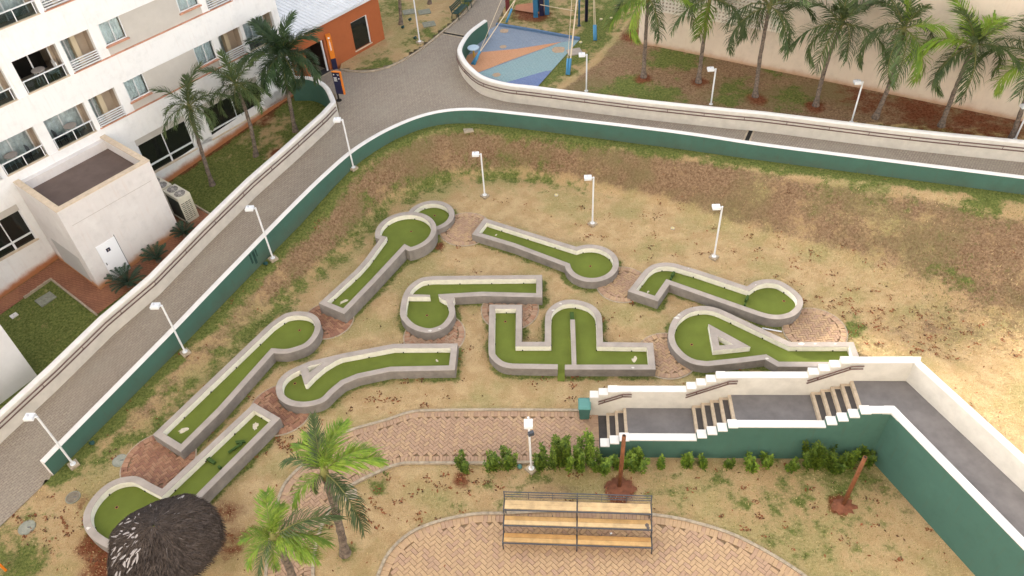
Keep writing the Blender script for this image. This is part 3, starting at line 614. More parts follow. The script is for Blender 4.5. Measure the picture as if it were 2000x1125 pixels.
for k,h in HOLES.items():
    q=h['out']; r=h['in']; c=np.mean(q,axis=0); zt=h['z']; zf=h['zf']
    t=thing('putting_hole',(c[0],c[1],0),h['label'],'golf hole','miniature golf holes on the lawn'); h['t']=t
    sk=() if h['gap'] is None else (h['gap'],)
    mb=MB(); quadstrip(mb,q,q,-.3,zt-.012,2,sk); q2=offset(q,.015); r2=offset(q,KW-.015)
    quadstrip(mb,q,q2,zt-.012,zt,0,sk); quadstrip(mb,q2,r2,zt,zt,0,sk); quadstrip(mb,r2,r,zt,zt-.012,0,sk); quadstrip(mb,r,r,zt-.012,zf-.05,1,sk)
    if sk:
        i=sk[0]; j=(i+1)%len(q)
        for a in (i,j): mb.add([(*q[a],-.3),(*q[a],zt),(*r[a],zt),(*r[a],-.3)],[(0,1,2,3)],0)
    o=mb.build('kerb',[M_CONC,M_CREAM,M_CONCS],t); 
    poly=[tuple(p) for p in offset(q,KW-.05)]
    mb=MB(); mb.add([(*p,zf) for p in poly],[tuple(range(len(poly)))]); o=mb.build('turf',M_TURF,t); recalc(o,True)
    if sk:
        i=sk[0]; j=(i+1)%len(q); a,b=np.array(q[i]),np.array(q[j]); e=(a-np.array(r[i])); e/=np.linalg.norm(e)
        a1=a+e*.02; b1=b+e*.02; a2=a+e*.30; b2=b+e*.30
        mb=MB(); mb.add([(*r[i],zf+.004),(*a1,zf-.01),(*a2,.03),(*b2,.03),(*b1,zf-.01),(*r[j],zf+.004)],[(0,1,4,5),(1,2,3,4)]); o=mb.build('turf_apron',M_TURF,t); recalc(o)
    for u,v in h['cup']:
        p=P2(u,v,zf); m=MB(); m.cyl((*p,zf-.09),.062,.096,0,12); m.disc((*p,zf+.0075),.045,1,12); m.build('cup',[M_REDDOT,M_BLACK],t)
    if h['tee']:
        p=P2(*h['tee'],zf); m=MB(); pts=[]; rr=random.Random(k)
        a0=rr.uniform(0,3)
        for i in range(13):
            w=2*math.pi*i/13; ra=.14*rr.uniform(.55,1.25); x,y=ra*1.5*math.cos(w),ra*.8*math.sin(w); pts.append((p[0]+x*math.cos(a0)-y*math.sin(a0),p[1]+x*math.sin(a0)+y*math.cos(a0)))
        sc=1.0 if k in 'CDAG' else .45
        pts=[(p[0]+(x-p[0])*sc,p[1]+(y-p[1])*sc) for x,y in pts]
        m.prism(pts,zf-.01,zf+.006); m.build('worn_tee_patch',M_CHALK,t)
    # small drain stubs along the inner foot of the kerb
    m=MB(); L=[np.array((*p,0)) for p in r]; acc=.6
    for a,b in zip(L,L[1:]+L[:1]):
        l=np.linalg.norm(b-a)
        while acc<l: p=a+(b-a)*acc/l; m.box((p[0],p[1],zf+.03),(.05,.05,.06)); acc+=1.5
        acc-=l
    if m.v: m.build('drain_stubs',M_BLACK,t)['kind']='stuff'
z=HOLES['E']['z']; t=HOLES['E']['t']; zf=HOLES['E']['zf']
bar(t,'divider',pz([(793,574.2),(839.5,575.6),(840,579.5),(793,579.5)],z),zf-.05,z-.003)
bar(t,'divider',pz([(856,574.6),(884,573.6),(888,582),(884,593),(872,588),(862,583.5),(857.5,580)],z),zf-.05,z-.003)
z=HOLES['F']['z']; t=HOLES['F']['t']; zf=HOLES['F']['zf']
bar(t,'divider',pz([(584,715.5),(598,709),(604,727.5),(599,751),(594.5,751)],z),zf-.05,z-.003)
bar(t,'divider',pz([(599,751),(604,727),(633,707),(668,692),(676,696),(655,705),(634,718),(614,735)],z),zf-.05,z-.004)
z=HOLES['G']['z']; t=HOLES['G']['t']; zf=HOLES['G']['zf']
bar(t,'divider',pz([(1113.8,623.8),(1122.8,623.8),(1126,712),(1117,712)],z),zf-.05,z-.003)
bar(t,'ramp_block',pz([(1113,609),(1120.5,609),(1121.5,623),(1114,623)],zf+.16),zf-.02,zf+.16,0,0,[M_BARR])
z=HOLES['I']['z']; t=HOLES['I']['t']; zf=HOLES['I']['zf']
bar(t,'barrier',pz([(1310,536),(1315,529.5),(1319,530.5),(1314,538)],zf+.2),zf-.02,zf+.2,0,0,[M_BARR]); bar(t,'barrier',pz([(1308,543),(1309.5,540.5),(1313,541.5),(1311,544.5)],zf+.2),zf-.02,zf+.2,0,0,[M_BARR])
bar(t,'barrier',pz([(1455,584),(1459.5,575.5),(1463.5,576.5),(1459,586)],zf+.2),zf-.02,zf+.2,0,0,[M_BARR]); bar(t,'barrier',pz([(1453,594),(1454.5,591.5),(1458,592.5),(1456.5,595.5)],zf+.2),zf-.02,zf+.2,0,0,[M_BARR])
z=HOLES['J']['z']; t=HOLES['J']['t']; zf=HOLES['J']['zf']
o3=pz([(1383.8,632.5),(1465.8,677.5),(1393,685)],z); i3=pz([(1402,656),(1432.5,673),(1405,674.5)],z)
if area(o3)<0: o3=o3[::-1]; i3=i3[::-1]
mb=MB(); quadstrip(mb,o3,o3,zf-.05,z-.003,1); quadstrip(mb,o3,i3,z-.003,z-.003,0); quadstrip(mb,i3,i3,z-.003,zf-.04,1); mb.build('kerbed_island',[M_CONC,M_CREAM],t)
z=HOLES['D']['z']; t=HOLES['D']['t']; zf=HOLES['D']['zf']
def cyl_between(t,name,a,b,r,m):
    mb=MB(); mb.tube([a,b],r,0,8); mb.build(name,m,t,True)
cyl_between(t,'barrier',P(446,884,zf+.08),P(473,866,zf+.08),.055,M_BARR)
bar(t,'barrier',pz([(459,861),(477,859),(479,863),(461,866)],zf+.08),zf-.02,zf+.09,0,0,[M_BARR])
bar(t,'barrier',pz([(402,897),(409,892),(421,901),(416,905)],zf+.12),zf-.02,zf+.12,0,0,[M_BARR])
bar(t,'barrier',pz([(424,911),(428,908),(432,911),(428,915)],zf+.12),zf-.02,zf+.12,0,0,[M_BARR])
# worn flecks of white paint on kerb tops
for key,u,v,w in (('G',1080,606,.10),('G',1095,593,.07),('J',1322,621,.13),('J',1326,615,.08),('J',1565,671.5,.12),('J',1592,671.5,.08),('J',1632,671.5,.06),('J',1498,700,.10),('G',1236,718,.07),('E',840,646,.10),('E',858,642,.07),('D',172,1032,.10),('I',1476,556,.05),('I',1345,524,.06)):
    h=HOLES[key]; p=P2(u,v,h['z']); rr=random.Random(int(u)); pts=[(p[0]+w*rr.uniform(.5,1.2)*math.cos(.698*i),p[1]+.6*w*rr.uniform(.5,1.2)*math.sin(.698*i)) for i in range(9)]
    m=MB(); m.prism(pts,h['z']-.01,h['z']+.004); m.build('paint_fleck',mat('flaked_white',(.62,.58,.52),.9,.3,20),h['t'])
# ================================================================ BRICK PADS, PATH AND TERRACE
def brick_mesh(L,Wd,Hh,m,nm):
    b=MB(); b.prism([(-L/2,-Wd/2),(L/2,-Wd/2),(L/2,Wd/2),(-L/2,Wd/2)],-Hh/2,Hh/2-.006,0,0,False)
    b.v=[(x*(1 if zz<0 else 1),y,zz) for x,y,zz in b.v]
    i=[(-L/2+.008,-Wd/2+.008,Hh/2),(L/2-.008,-Wd/2+.008,Hh/2),(L/2-.008,Wd/2-.008,Hh/2),(-L/2+.008,Wd/2-.008,Hh/2)]
    b.f.pop(); b.m.pop(); o=len(b.v); b.v+=i; top=[4,5,6,7]
    b.add([],[]); 
    for k in range(4): b.f.append((top[k],top[(k+1)%4],o+(k+1)%4,o+k)); b.m.append(0)
    b.f.append((o,o+1,o+2,o+3)); b.m.append(0)
    return b.mesh(nm,m)
def lay_bricks(parent,base,poly,z,mats,L,Wd,ang,excl=(),border=True,limit=300,closed=True):
    """herringbone bricks with a soldier course along the edge; returns count"""
    poly=[tuple(p) for p in poly]
    if area(poly)<0: poly=poly[::-1]
    place=[]
    inn=offset(poly,L*.93) if border else poly
    ca,sa=math.cos(ang),math.sin(ang); cx,cy=np.mean(poly,axis=0)
    R=int(max(np.hypot(p[0]-cx,p[1]-cy) for p in poly)/Wd)+3
    for i in range(-R,R):
        for j in range(-R,R):
            k=(i-j)%4
            if k==0: x,y,a=(i+1)*Wd,(j+.5)*Wd,0
            elif k==3: x,y,a=(i+.5)*Wd,(j+1)*Wd,math.pi/2
            else: continue
            place.append((cx+x*ca-y*sa,cy+x*sa+y*ca,ang+a))
    A=np.array(place); ok=inside(inn,A[:,0],A[:,1])
    d,_=pdist(inn,A[:,0],A[:,1]); ok&=d>Wd*.12
    A=A[ok]
    if border:
        B=[]; acc=Wd/2; n=len(poly)
        for i in range(n):
            a=np.array(poly[i]); b=np.array(poly[(i+1)%n]); d=b-a; l=np.linalg.norm(d)
            if l<1e-6: continue
            d/=l; nn=np.array((-d[1],d[0]))
            while acc<l: p=a+d*acc+nn*L*.5; B.append((p[0],p[1],math.atan2(nn[1],nn[0]))); acc+=Wd
            acc-=l
        A=np.vstack([A,np.array(B)])
    ex=np.zeros(len(A),bool)
    for q in excl: ex|=inside(q,A[:,0],A[:,1])
    A=A[~ex]
    # leave out what lies outside the frame
    def vis(p):
        c=RW.T@(np.array((p[0],p[1],z))-CAMP); u=c[0]/c[2]*FPX+1000; v=c[1]/c[2]*FPX+562.5; return -60<u<2060 and -60<v<1185
    A=np.array([p for p in A if vis(p)])
    A=A[np.argsort(np.linalg.norm(A[:,:2]-CAMP[:2],axis=1))]
    me=[brick_mesh(L-.014,Wd-.014,.05,m,'brick') for m in mats]
    org=np.array(parent.get('_world') or (0,0,0),float)
    for p in A[:limit]:
        o=inst(random.choice(me),'brick',(p[0]-org[0],p[1]-org[1],z-.02+random.uniform(-.004,.005)-org[2]),(random.gauss(0,.012),random.gauss(0,.012),p[2]+random.gauss(0,.012)),1,parent)
    if len(A)>limit:
        m=MB()
        for p in A[limit:]: m.box((p[0],p[1],z-.02+random.uniform(-.004,.005)),(L-.014,Wd-.014,.05),random.randrange(len(mats)),(math.cos(p[2]),math.sin(p[2])))
        o=m.build('brick_field',mats,parent); o['kind']='stuff'
    return len(A)
HX=[[tuple(p) for p in h['out']] for h in HOLES.values()]
padlab=['half-round brick pad between the small round green and the lamp-side keyhole lane','red brick pad at the low end of the tall keyhole lane','brick pad below the round end of the nine-shaped hole','brick pad between the nine-shaped lane and the u-bend hole','brick pad between the lamp-side keyhole and the zigzag lane','brick pad between the u-bend hole and the broad island hole','large oval brick pad at the right end of the zigzag lane','red brick pad beside the square end of the obstacle lane','large red brick pad at the square end of the long lane near the manhole']
for i,((c,r),lab) in enumerate(zip(PADC,padlab)):
    t=thing('brick_pad',(*c,0),lab,'brick pad','brick pads between the golf holes')
    circ=[(c[0]+r*math.cos(2*math.pi*k/40),c[1]+r*math.sin(2*math.pi*k/40)) for k in range(40)]
    m=MB(); m.add([(*p,.012) for p in circ],[tuple(range(40))]); m.build('joint_bed',M_MORT,t)
    ring=offset(circ,-.05); m=MB(); quadstrip(m,ring,circ,.032,.036,0); quadstrip(m,ring,ring,-.05,.032,0); m.build('edging',M_CONCL,t)
    red=i in (1,7,8); lay_bricks(t,t,circ,.03+.02,M_BRICKR if red else ([M_BRICKS[1],M_BRICKS[3],M_BRICKR[2]] if i in (2,3) else M_BRICKS),.25,.125,.75 if i!=6 else 0.02,HX,True,280)
PATHT=[(1168,806),(1000,804.5),(850,805.5),(802,809),(756,824),(681,846),(640,871),(600,906),(573,931),(555,956),(541,1000),(530,1060),(520,1150)]
PATHB=[(612,1150),(609,1112),(617,1059),(630,1020),(650,985),(678,953),(731,925),(781,906),(840,904),(1000,903.5),(1172,898)]
pt=[np.array(P2(*p)) for p in PATHT]; pb=[np.array(P2(*p)) for p in PATHB]
pt=catmull(pt,4); pb=catmull(pb,4); PATH=[tuple(p) for p in pt+pb]
def paved(name,poly,z,edges,kind='structure'):
    m=MB(); m.add([(*p,z) for p in poly],[tuple(range(len(poly)))]); o=m.build(name,M_MORT); recalc(o,True); tag(o,kind=kind)
    if o.data.polygons[0].normal.z<0: o.data.flip_normals()
    m=MB()
    for e in edges:
        for a,b in zip(e[:-1],e[1:]):
            a=np.array(a); b=np.array(b); d=b-a; l=np.linalg.norm(d)
            if l>1e-4: m.box((*(a+b)/2,.03),(l+.02,.11,.15),0,d/l)
    k=m.build('kerb',M_CONCL,o); return o
pth=paved('brick_path',PATH,.012,[[tuple(p) for p in offset(PATH,-.05)[:len(pt)]],[tuple(p) for p in offset(PATH,-.05)[len(pt):]]])
lay_bricks(pth,pth,PATH,.05,[M_BRICKS[1],M_BRICKS[3],M_BRICKS[0]],.27,.135,.70,(),True,300)
_te=[(735,1150),(742,1125),(763,1082),(802,1046),(855.6,1023),(926.7,1008.5),(982,1007),(1060,1003),(1130,1001.5),(1210,1004),(1281,1010.5),(1341,1021),(1416,1043),(1469,1067),(1520,1096),(1564,1125),(1600,1155)]
te=catmull([np.array(P2(*p)) for p in _te],4); TER=[tuple(p) for p in te]+[tuple(P2(1600,1260)),tuple(P2(735,1260))]
ter=paved('brick_terrace',TER,.012,[[tuple(p) for p in offset(TER,-.05)[:len(te)]] if area(TER)>0 else [tuple(p) for p in offset(TER[::-1],-.05)[::-1][:len(te)]]])
lay_bricks(ter,ter,TER,.05,[M_BRICKS[0],M_BRICKS[2],M_BRICKS[2],M_BRICKS[1]],.29,.145,.72,(),True,300)
# ================================================================ STAIRS
SE=np.array((.9957,-.0925)); SN=np.array((.0925,.9957)); SO=np.array((3.09,19.23))
def SW(a,b,z): p=SO+SE*a+SN*b; return (float(p[0]),float(p[1]),z)
st=thing('stairway',SW(0,-.85,0),'outdoor stairs of grey treads and cream nosings with three landings rising beside the golf lawn','stairs')
RIS=.17; flights=[[.30,.63,.96],[3.62,3.95,4.28,4.60,4.92],[8.0,8.33,8.66,8.98,9.30]]; ends=[3.62,8.0,11.35]; BN=-1.70
m=MB(); m.box(SW(.07,BN/2,.0),(.46,-BN,.03),0,SE); m.build('entrance_strip',M_DARKTREAD,st)
zz=0
for fl,en in zip(flights,ends):
    for i,a in enumerate(fl):
        zz+=RIS; last=i==len(fl)-1; a2=en if last else fl[i+1]
        m=MB(); m.box(SW(a+.055,BN/2,zz/2-.1),(.11,-BN,zz+.2),0,SE); 
        if not last: m.box(SW((a+.11+a2)/2,BN/2,zz/2-.102),(a2-a-.11,-BN,zz+.196),1,SE); m.box(SW((a+a2)/2,-.06,zz/2-.098),(a2-a-.006,.12,zz+.206),0,SE); m.build('step',[M_NOSE,M_DARKTREAD],st)
        else:
            m.build('step',[M_NOSE,M_DARKTREAD],st)
            if en<11: m=MB(); m.box(SW((a+.11+a2)/2,BN/2,zz/2-.102),(a2-a-.11,-BN,zz+.196),0,SE); m.build('landing',M_DARKFLOOR,st)
Z3=zz
# corridor floor from the top landing to the lower right
ca=np.array(P2(1705,903)); cb=np.array(P2(1905,1125)); CD=(cb-ca)/np.linalg.norm(cb-ca); 
fa=np.array(P2(1770,744.6,Z3)); fb=np.array(P2(2000,961.5,Z3)); FD=(fb-fa)/np.linalg.norm(fb-fa)
fe=fa+FD*14; ne=ca+CD*14
nci=np.array(SW(10.35,BN,0)[:2]); 
cn=np.array((-CD[1],CD[0])); cn=cn if cn@SE>0 else -cn          # towards the corridor
# inner corner of near wall
def isect(p,d,q,e):
    M=np.array([[d[0],-e[0]],[d[1],-e[1]]]); t=np.linalg.solve(M,np.array(q)-np.array(p)); return np.array(p)+np.array(d)*t[0]
nearin0=np.array(SW(0,BN,0)[:2]); nin=isect(nearin0,SE,ca+cn*.26,CD); nout=isect(np.array(SW(0,BN-.26,0)[:2]),SE,ca,CD)
m=MB(); fl=[SW(9.41,0,0)[:2],tuple(fa),tuple(fe),tuple(ne+cn*.26),tuple(nin),SW(9.41,BN,0)[:2]]
m.prism(fl,-.1,Z3-.003); o=m.build('corridor_floor',M_DARKFLOOR,st); recalc(o,False)
# far (golf side) wall with stepped cap blocks
def wallrun(t,segs,b0,b1,mats,capname):
    for a0,a1,z in segs:
        m=MB(); c=SW((a0+a1)/2,(b0+b1)/2,0); m.box((c[0],c[1],(z-.5)/2-.15),(a1-a0,abs(b1-b0),z+.2),0,SE); 
        mm=m.build('wall_section',mats,t); setfoot(mm,lambda q:0.0)
        m=MB(); m.box((c[0],c[1],z-.025),(a1-a0-.004,abs(b1-b0)+.03,.05),0,SE); m.build(capname,M_WHITE,t)
fw=thing('stair_wall',SW(0,0,0),'white stepped wall with brown double handrails on the golf side of the stairs','wall')
segs=[(-.36,-.02,1.21),(-.02,.33,1.38),(.33,.70,1.55),(.70,3.33,1.552)]
for k in range(4): segs.append((3.33+.345*k,3.33+.345*(k+1),1.55+.2125*(k+1)))
segs.append((4.71,7.73,2.402))
for k in range(4): segs.append((7.73+.343*k,7.73+.343*(k+1),2.40+.2125*(k+1)))
segs.append((9.102,11.34,3.252))
for a0,a1,z in segs:
    big=a1-a0>1
    m=MB(); c=SW((a0+a1)/2,.135,0); m.box((c[0],c[1],z/2-.35),(a1-a0,.27,z+.6),0,SE); o=m.build('wall_section',M_FACE,fw)
    m=MB(); c=SW((a0+a1)/2,.135,0); m.box((c[0],c[1],z-.02),(a1-a0-.006,.29 if big else .33,.05),0,SE); m.build('cap_stone' if big else 'cap_block',M_WHITE,fw)
fo=np.array(SW(11.34,0,0)[:2]); fdir=FD; fnn=np.array((-FD[1],FD[0])); fnn=fnn if fnn@SE>0 else -fnn
o=wall_strip('corridor_wall',[fa-FD*.02,fe],[-.3,-.3],[3.27,3.27],.28,[M_WHITE,M_FACE],0,1,1,fw,1 if (np.array((-FD[1],FD[0]))@fnn)>0 else -1,round_=.06)
# join at the corner
m=MB(); m.prism([tuple(fo+np.array((0,0))),tuple(fa),tuple(fa+fnn*.28),SW(11.34+.3,.27,0)[:2],SW(11.34,.27,0)[:2]],-.3,3.262); o=m.build('wall_corner',M_FACE,fw); recalc(o)
def stair_ray(u,v,b=-.09):
    r=RW@np.array([u-1000,v-562.5,FPX]); o=SO+SN*b; n=SN; t=((o-CAMP[:2])@n)/(r[:2]@n); return CAMP+r*t
for pts in ([(1169,785),(1217,770.5),(1234,770.5)],[(1340,772),(1425,745),(1441,744.5)],[(1577,744),(1665,716),(1688,715.5)]):
    L=[stair_ray(*p) for p in pts]
    for dz in (0,-.15): m=MB(); m.tube([p+np.array((0,0,dz)) for p in L],.028,0,6); m.build('handrail',M_RAIL,fw,True)
    for f in (.25,.97):
        p=L[0]+(L[1]-L[0])*f; m=MB(); m.tube([p,p-np.array((0,0,.15))],.018,0,5); q=p-np.array((0,0,.16)); m.tube([q,q+np.array((*SN*.09,0))],.018,0,5); m.build('rail_bracket',M_RAIL,fw)
# near wall: green outside, white caps
nw=thing('retaining_wall',(*nout,0),'tall dark green retaining wall with stepped white cap below the stairs and corridor','wall')
segs=[(-.02,.33,.80),(.33,.68,.985),(.68,1.05,1.17),(1.05,3.52,1.172)]
for k in range(4): segs.append((3.52+.345*k,3.52+.345*(k+1),1.17+.2125*(k+1)))
segs.append((4.90,8.0,2.022))
for k in range(4): segs.append((8.0+.34*k,8.0+.34*(k+1),2.02+.2125*(k+1)))
endA=float((nout-SO)@SE); segs.append((9.36,endA+.0,2.872))
for a0,a1,z in segs:
    big=a1-a0>.5
    m=MB(); c=SW((a0+a1)/2,BN-.13,0); 
    m.box((c[0],c[1],z/2-.35),(a1-a0,.26,z+.6),0,SE); o=m.build('wall_section',M_GREEN,nw); setfoot(o,lambda c:0.0)
    m=MB(); c=SW((a0+a1)/2,BN-.135,0); m.box((c[0],c[1],z-.02),(a1-a0-.006+(.0 if big else 0),.30 if big else .36,.06),0,SE); m.build('cap_stone' if big else 'cap_block',M_WHITE,nw)
    m=MB(); c=SW((a0+a1)/2,BN+.006,0); m.box((c[0],c[1],z/2),(a1-a0,.012,z-.08),0,SE); m.build('inner_plaster',M_WHITE,nw)
L=[nout,ne]; sd=1 if (np.array((-CD[1],CD[0]))@cn)>0 else -1
o=wall_strip('corridor_wall',[nout+CD*0.0,ne],[-.3,-.3],[2.84,2.84],.26,[M_GREEN],0,0,0,nw,sd,round_=.01); setfoot(o,lambda c:0.0)
o=wall_strip('cap_stone',[nout-cn*.02,ne-cn*.02],[2.82,2.82],[2.885,2.885],.30,[M_WHITE],0,0,0,nw,sd,round_=.01)
o=wall_strip('inner_plaster',[nin+cn*.0,ne+cn*.26],[1.8,1.8],[2.82,2.82],.008,[M_WHITE],0,0,0,nw,sd,round_=.002)

m=MB(); m.prism([tuple(p) for p in (nout-SE*.30-SN*.02,nout-SN*.02-cn*.02,nout+CD*.35-cn*.02,nin+CD*.25+cn*.02,nin+SN*.02,nin-SE*.35+SN*.02)],2.80,2.890); o=m.build('corner_cap',M_WHITE,nw); recalc(o)
# ================================================================ HOTEL
def fbox(mb,s0,s1,z0,z1,o0,o1,m=0):
    a,b,c,d=FW(s0,0,o0),FW(s1,0,o0),FW(s1,0,o1),FW(s0,0,o1)
    mb.prism([tuple(p[:2]) for p in (a,b,c,d)],z0,z1,m)
def fpart(t,name,m,*bx):
    mb=MB()
    for b in bx: fbox(mb,*b)
    return mb.build(name,m,t)
HT=thing('hotel_building',FW(14,1,0),'white multi-storey hotel with recessed balconies and broad white bands at the upper left','hotel')
def footwall(t,name,mats,s0,s1,ztop,o,th,gz_,h=.75,ns=.4):
    """wall panel on the facade plane whose foot follows the sloping ground; returns object with soil-splash attribute"""
    mb=MB(); n=max(2,int((s1-s0)/ns)+1); hs=[-.6,0,.12,.25,.4,.6,.85]; vs=[]
    for i in range(n):
        s=s0+(s1-s0)*i/(n-1); w=FW(s,0,o); g=gz_(w)
        for h_ in hs: vs.append((w[0],w[1],g+h_))
        vs.append((w[0],w[1],max(ztop,g+.9)))
    k=len(hs)+1
    mb.add(vs,[(i*k+j,(i+1)*k+j,(i+1)*k+j+1,i*k+j+1) for i in range(n-1) for j in range(k-1)])
    ob=mb.build(name,mats,t); me=ob.data; at=me.attributes.new('foot','FLOAT','POINT')
    f=[1.25,1.15,1.0,.75,.45,.15,0,0]; at.data.foreach_set('value',[f[j%k] for j in range(len(vs))]); 
    fb=MB(); fbox(fb,s0,s1,-1.5,ztop,o-.012,o-th); fb.build(name+'_core',mats,t) if th>0 else None
    return ob
OPEN=[(2.55,4.0,'small'),(4.95,6.2,'win'),(6.75,8.2,'small'),(8.42,10.45,'big'),(10.95,13.0,'big'),(13.24,14.65,'small'),(15.15,16.28,'win'),(19.3,20.48,'win'),(20.85,22.3,'small'),(22.5,24.5,'big')]
SEND=24.72; S0=-14.0
# solid core behind everything and the ground floor
ROOFA=23.3; RH=63.75*TAN; RL=(37.75-4.7)*TAN  # unseen roof heights set and stepped to shape the shadow round the sun patch
def roof_h(s): return RH if s<ROOFA else RL
fpart(HT,'core',M_BEIGEIN,(S0,ROOFA,-1.5,RH-.3,-2.6,-13.9),(ROOFA+.001,SEND-.02,-1.5,RL-.3,-2.6,-13.9))
nfl=5
for k in range(nfl):
    zl=3.92+3.02*k; zt=zl+1.40
    if k==0: zt=5.32
    ext=[(a,b) for a,b in ((S0,ROOFA),(ROOFA,SEND)) if zl<roof_h((a+b)/2)-1.6]
    s1=max(b for a,b in ext)
    fpart(HT,'facade_band',M_HOTELW,(S0,s1,zl,zt,0.0,-.22))
    fpart(HT,'floor_slab',M_BEIGEIN,(S0,s1-.02,zt-.22,zt-.10,-.221,-2.6))
    z0,z1=zt,zl+3.02
    if z0>roof_h(SEND): s1=ROOFA
    # walls between openings
    ed=[S0]; 
    for a,b,ty in OPEN: ed+=[a,b]
    ed.append(SEND)
    detail=k<4
    if not detail:
        fpart(HT,'wall_panel',M_HOTELG,(S0,s1-.01,z0,z1,-.10,-.3))
        for a,b,ty in OPEN:
            if b<s1: fpart(HT,'window',M_DARKGLASS,(a,b,z0+.5,z1-.02,-.02,-.098))
        continue
    for a,b in zip(ed[0::2],ed[1::2]):
        if b>s1+.01: continue
        fpart(HT,'wall_panel',M_HOTELG if b-a>.6 else M_HOTELW,(a,b,z0,z1,-.05 if b-a>.6 else -.03,-.30))
    for a,b in ((13.2,22.35),): fpart(HT,'ledge',M_PINK,(a,b,z0-.004,z0+.045,.03,-.05))
    for a,b,ty in OPEN:
        if b>s1+.01: continue
        if ty=='win':
            w=fpart(HT,'window',M_WHITE2,(a,a+.05,z0+.52,z1,-.08,-.14),(b-.05,b,z0+.52,z1,-.08,-.14),(a+.05,b-.05,z0+.52,z0+.57,-.08,-.14),((a+b)/2-.02,(a+b)/2+.02,z0+.57,z1,-.085,-.13))
            fpart(w,'pane',M_GLASS,(a+.05,b-.05,z0+.57,z1,-.10,-.108))
            cb=MB(); n=26
            for i in range(n):
                s_=a+.05+(b-a-.1)*i/(n-1); p=FW(s_,0,-.24+.025*math.sin(i*1.7)); cb.v+=[(p[0],p[1],z0+.55),(p[0],p[1],z1)]
            cb.f=[(2*i,2*i+2,2*i+3,2*i+1) for i in range(n-1)]; cb.m=[0]*len(cb.f); cb.build('curtain',M_CURTB,w)
            fpart(w,'sill',M_PINK,(a-.06,b+.06,z0+.44,z0+.515,.03,-.2))
            fpart(w,'reveal',M_HOTELG,(a-.01,b+.01,z0,z0+.44,-.05,-.25),)
            fpart(w,'room_back',M_BEIGEIN,(a,b,z0,z1,-.9,-1.0))
        else:
            t=HT
            fpart(t,'balcony_side',M_BEIGEIN,(a-.06,a,z0-.1,z1,-.28,-.95)); fpart(t,'balcony_side',M_BEIGEIN,(b,b+.06,z0-.1,z1,-.28,-.95)); rw=fpart(t,'balcony_back',M_BEIGEIN,(b-(.55 if ty=='small' else .12),b,z0-.1,z1,-.80,-.95))
            if ty=='small': fpart(rw,'wall_pier',mat('balcony_cream',(0.52,0.43,0.30),0.85),(a+.62,a+.86,z0-.1,z1,-.5,-.79))
            dark=(k==1 and 10.9<a<11)
            e=b-(.55 if ty=='small' else .12)
            dr=fpart(t,'balcony_door',M_WHITE2,(a,a+.05,z0-.1,z1,-.81,-.87),(e-.06,e,z0-.1,z1,-.81,-.87),((a+e)/2-.025,(a+e)/2+.025,z0-.1,z1,-.81,-.87))
            if not dark:
                fpart(dr,'pane',M_GLASS,(a+.05,e-.06,z0-.1,z1,-.835,-.843))
                cb=MB(); n=30
                for i in range(n):
                    s_=a+.05+(e-a-.1)*i/(n-1); p=FW(s_,0,-.92+.03*math.sin(i*1.5)); cb.v+=[(p[0],p[1],z0-.1),(p[0],p[1],z1)]
                cb.f=[(2*i,2*i+2,2*i+3,2*i+1) for i in range(n-1)]; cb.m=[0]*len(cb.f); cb.build('curtain',M_CURT,dr)
            else:
                fpart(dr,'dark_room',M_BLACK,(a,e,z0-.1,z1,-2.0,-2.1))
            fpart(t,'balcony_floor',M_CONC,(a,b,z0-.1,z0-.085,-.22,-.8))
            if ty=='big':
                r=fpart(t,'railing',M_WHITE2,(a,b,z0+.56,z0+.61,-.06,-.11),*[(s_-.02,s_+.02,z0+.0,z0+.56,-.07,-.10) for s_ in (a+.06,(a+b)/2,b-.12)])
                fpart(r,'glass_panel',M_GLASSD,(a+.08,b-.14,z0+.05,z0+.555,-.08,-.09))
                fpart(t,'sill',M_COPING,(a,b,z0-.003,z0+.03,.025,-.2))
            else:
                r=fpart(t,'railing',M_WHITE2,*[(a,b+.02,z0+.10+.115*i,z0+.145+.115*i,.01,-.03) for i in range(5)],(a,a+.04,z0+.0,z0+.10,.01,-.03),(b-.02,b+.02,z0+.0,z0+.62,.012,-.032))
# ground floor
GFW=[(6.06,8.12),(14.5,17.5),(18.6,22.4)]
gzw=lambda w: float(hotel_z(w[0],w[1]))
footwall(HT,'ground_wall',M_HOTELW,S0,SEND,1.70,-.06,.3,gzw)
ed=[S0]+[x for p in GFW for x in p]+[SEND]
for a,b in zip(ed[0::2],ed[1::2]): fpart(HT,'ground_wall',M_HOTELW,(a,b,1.7,3.92,-.06,-.36))
for a,b in GFW:
    fpart(HT,'lintel',M_HOTELG,(a,b,3.52,3.92,-.10,-.36))  # grey tone paints in the shade on the lintel
    w=fpart(HT,'window',M_WHITE2,(a,b,2.13,2.22,-.10,-.18),(a,a+.07,1.76,3.52,-.10,-.18),(b-.07,b,1.76,3.52,-.10,-.18),((a+b)/2-.025,(a+b)/2+.025,2.22,3.52,-.11,-.17),((a+b)/2-.05,(a+b)/2+.05,1.76,2.13,-.11,-.17))
    fpart(w,'pane',M_DARKGLASS,(a+.07,b-.07,1.76,3.52,-.13,-.15)); fpart(w,'sill',M_COPING,(a-.05,b+.05,1.70,1.755,.02,-.2))
fpart(HT,'end_wall',M_HOTELW,(SEND-.02,SEND+.2,-1,RL,-.015,-13.9)); fpart(HT,'roof_slab',M_HOTELW,(S0,ROOFA,RH-.3,RH,0.0,-14),(ROOFA+.002,SEND+.2,RL-.3,RL,0.0,-14))
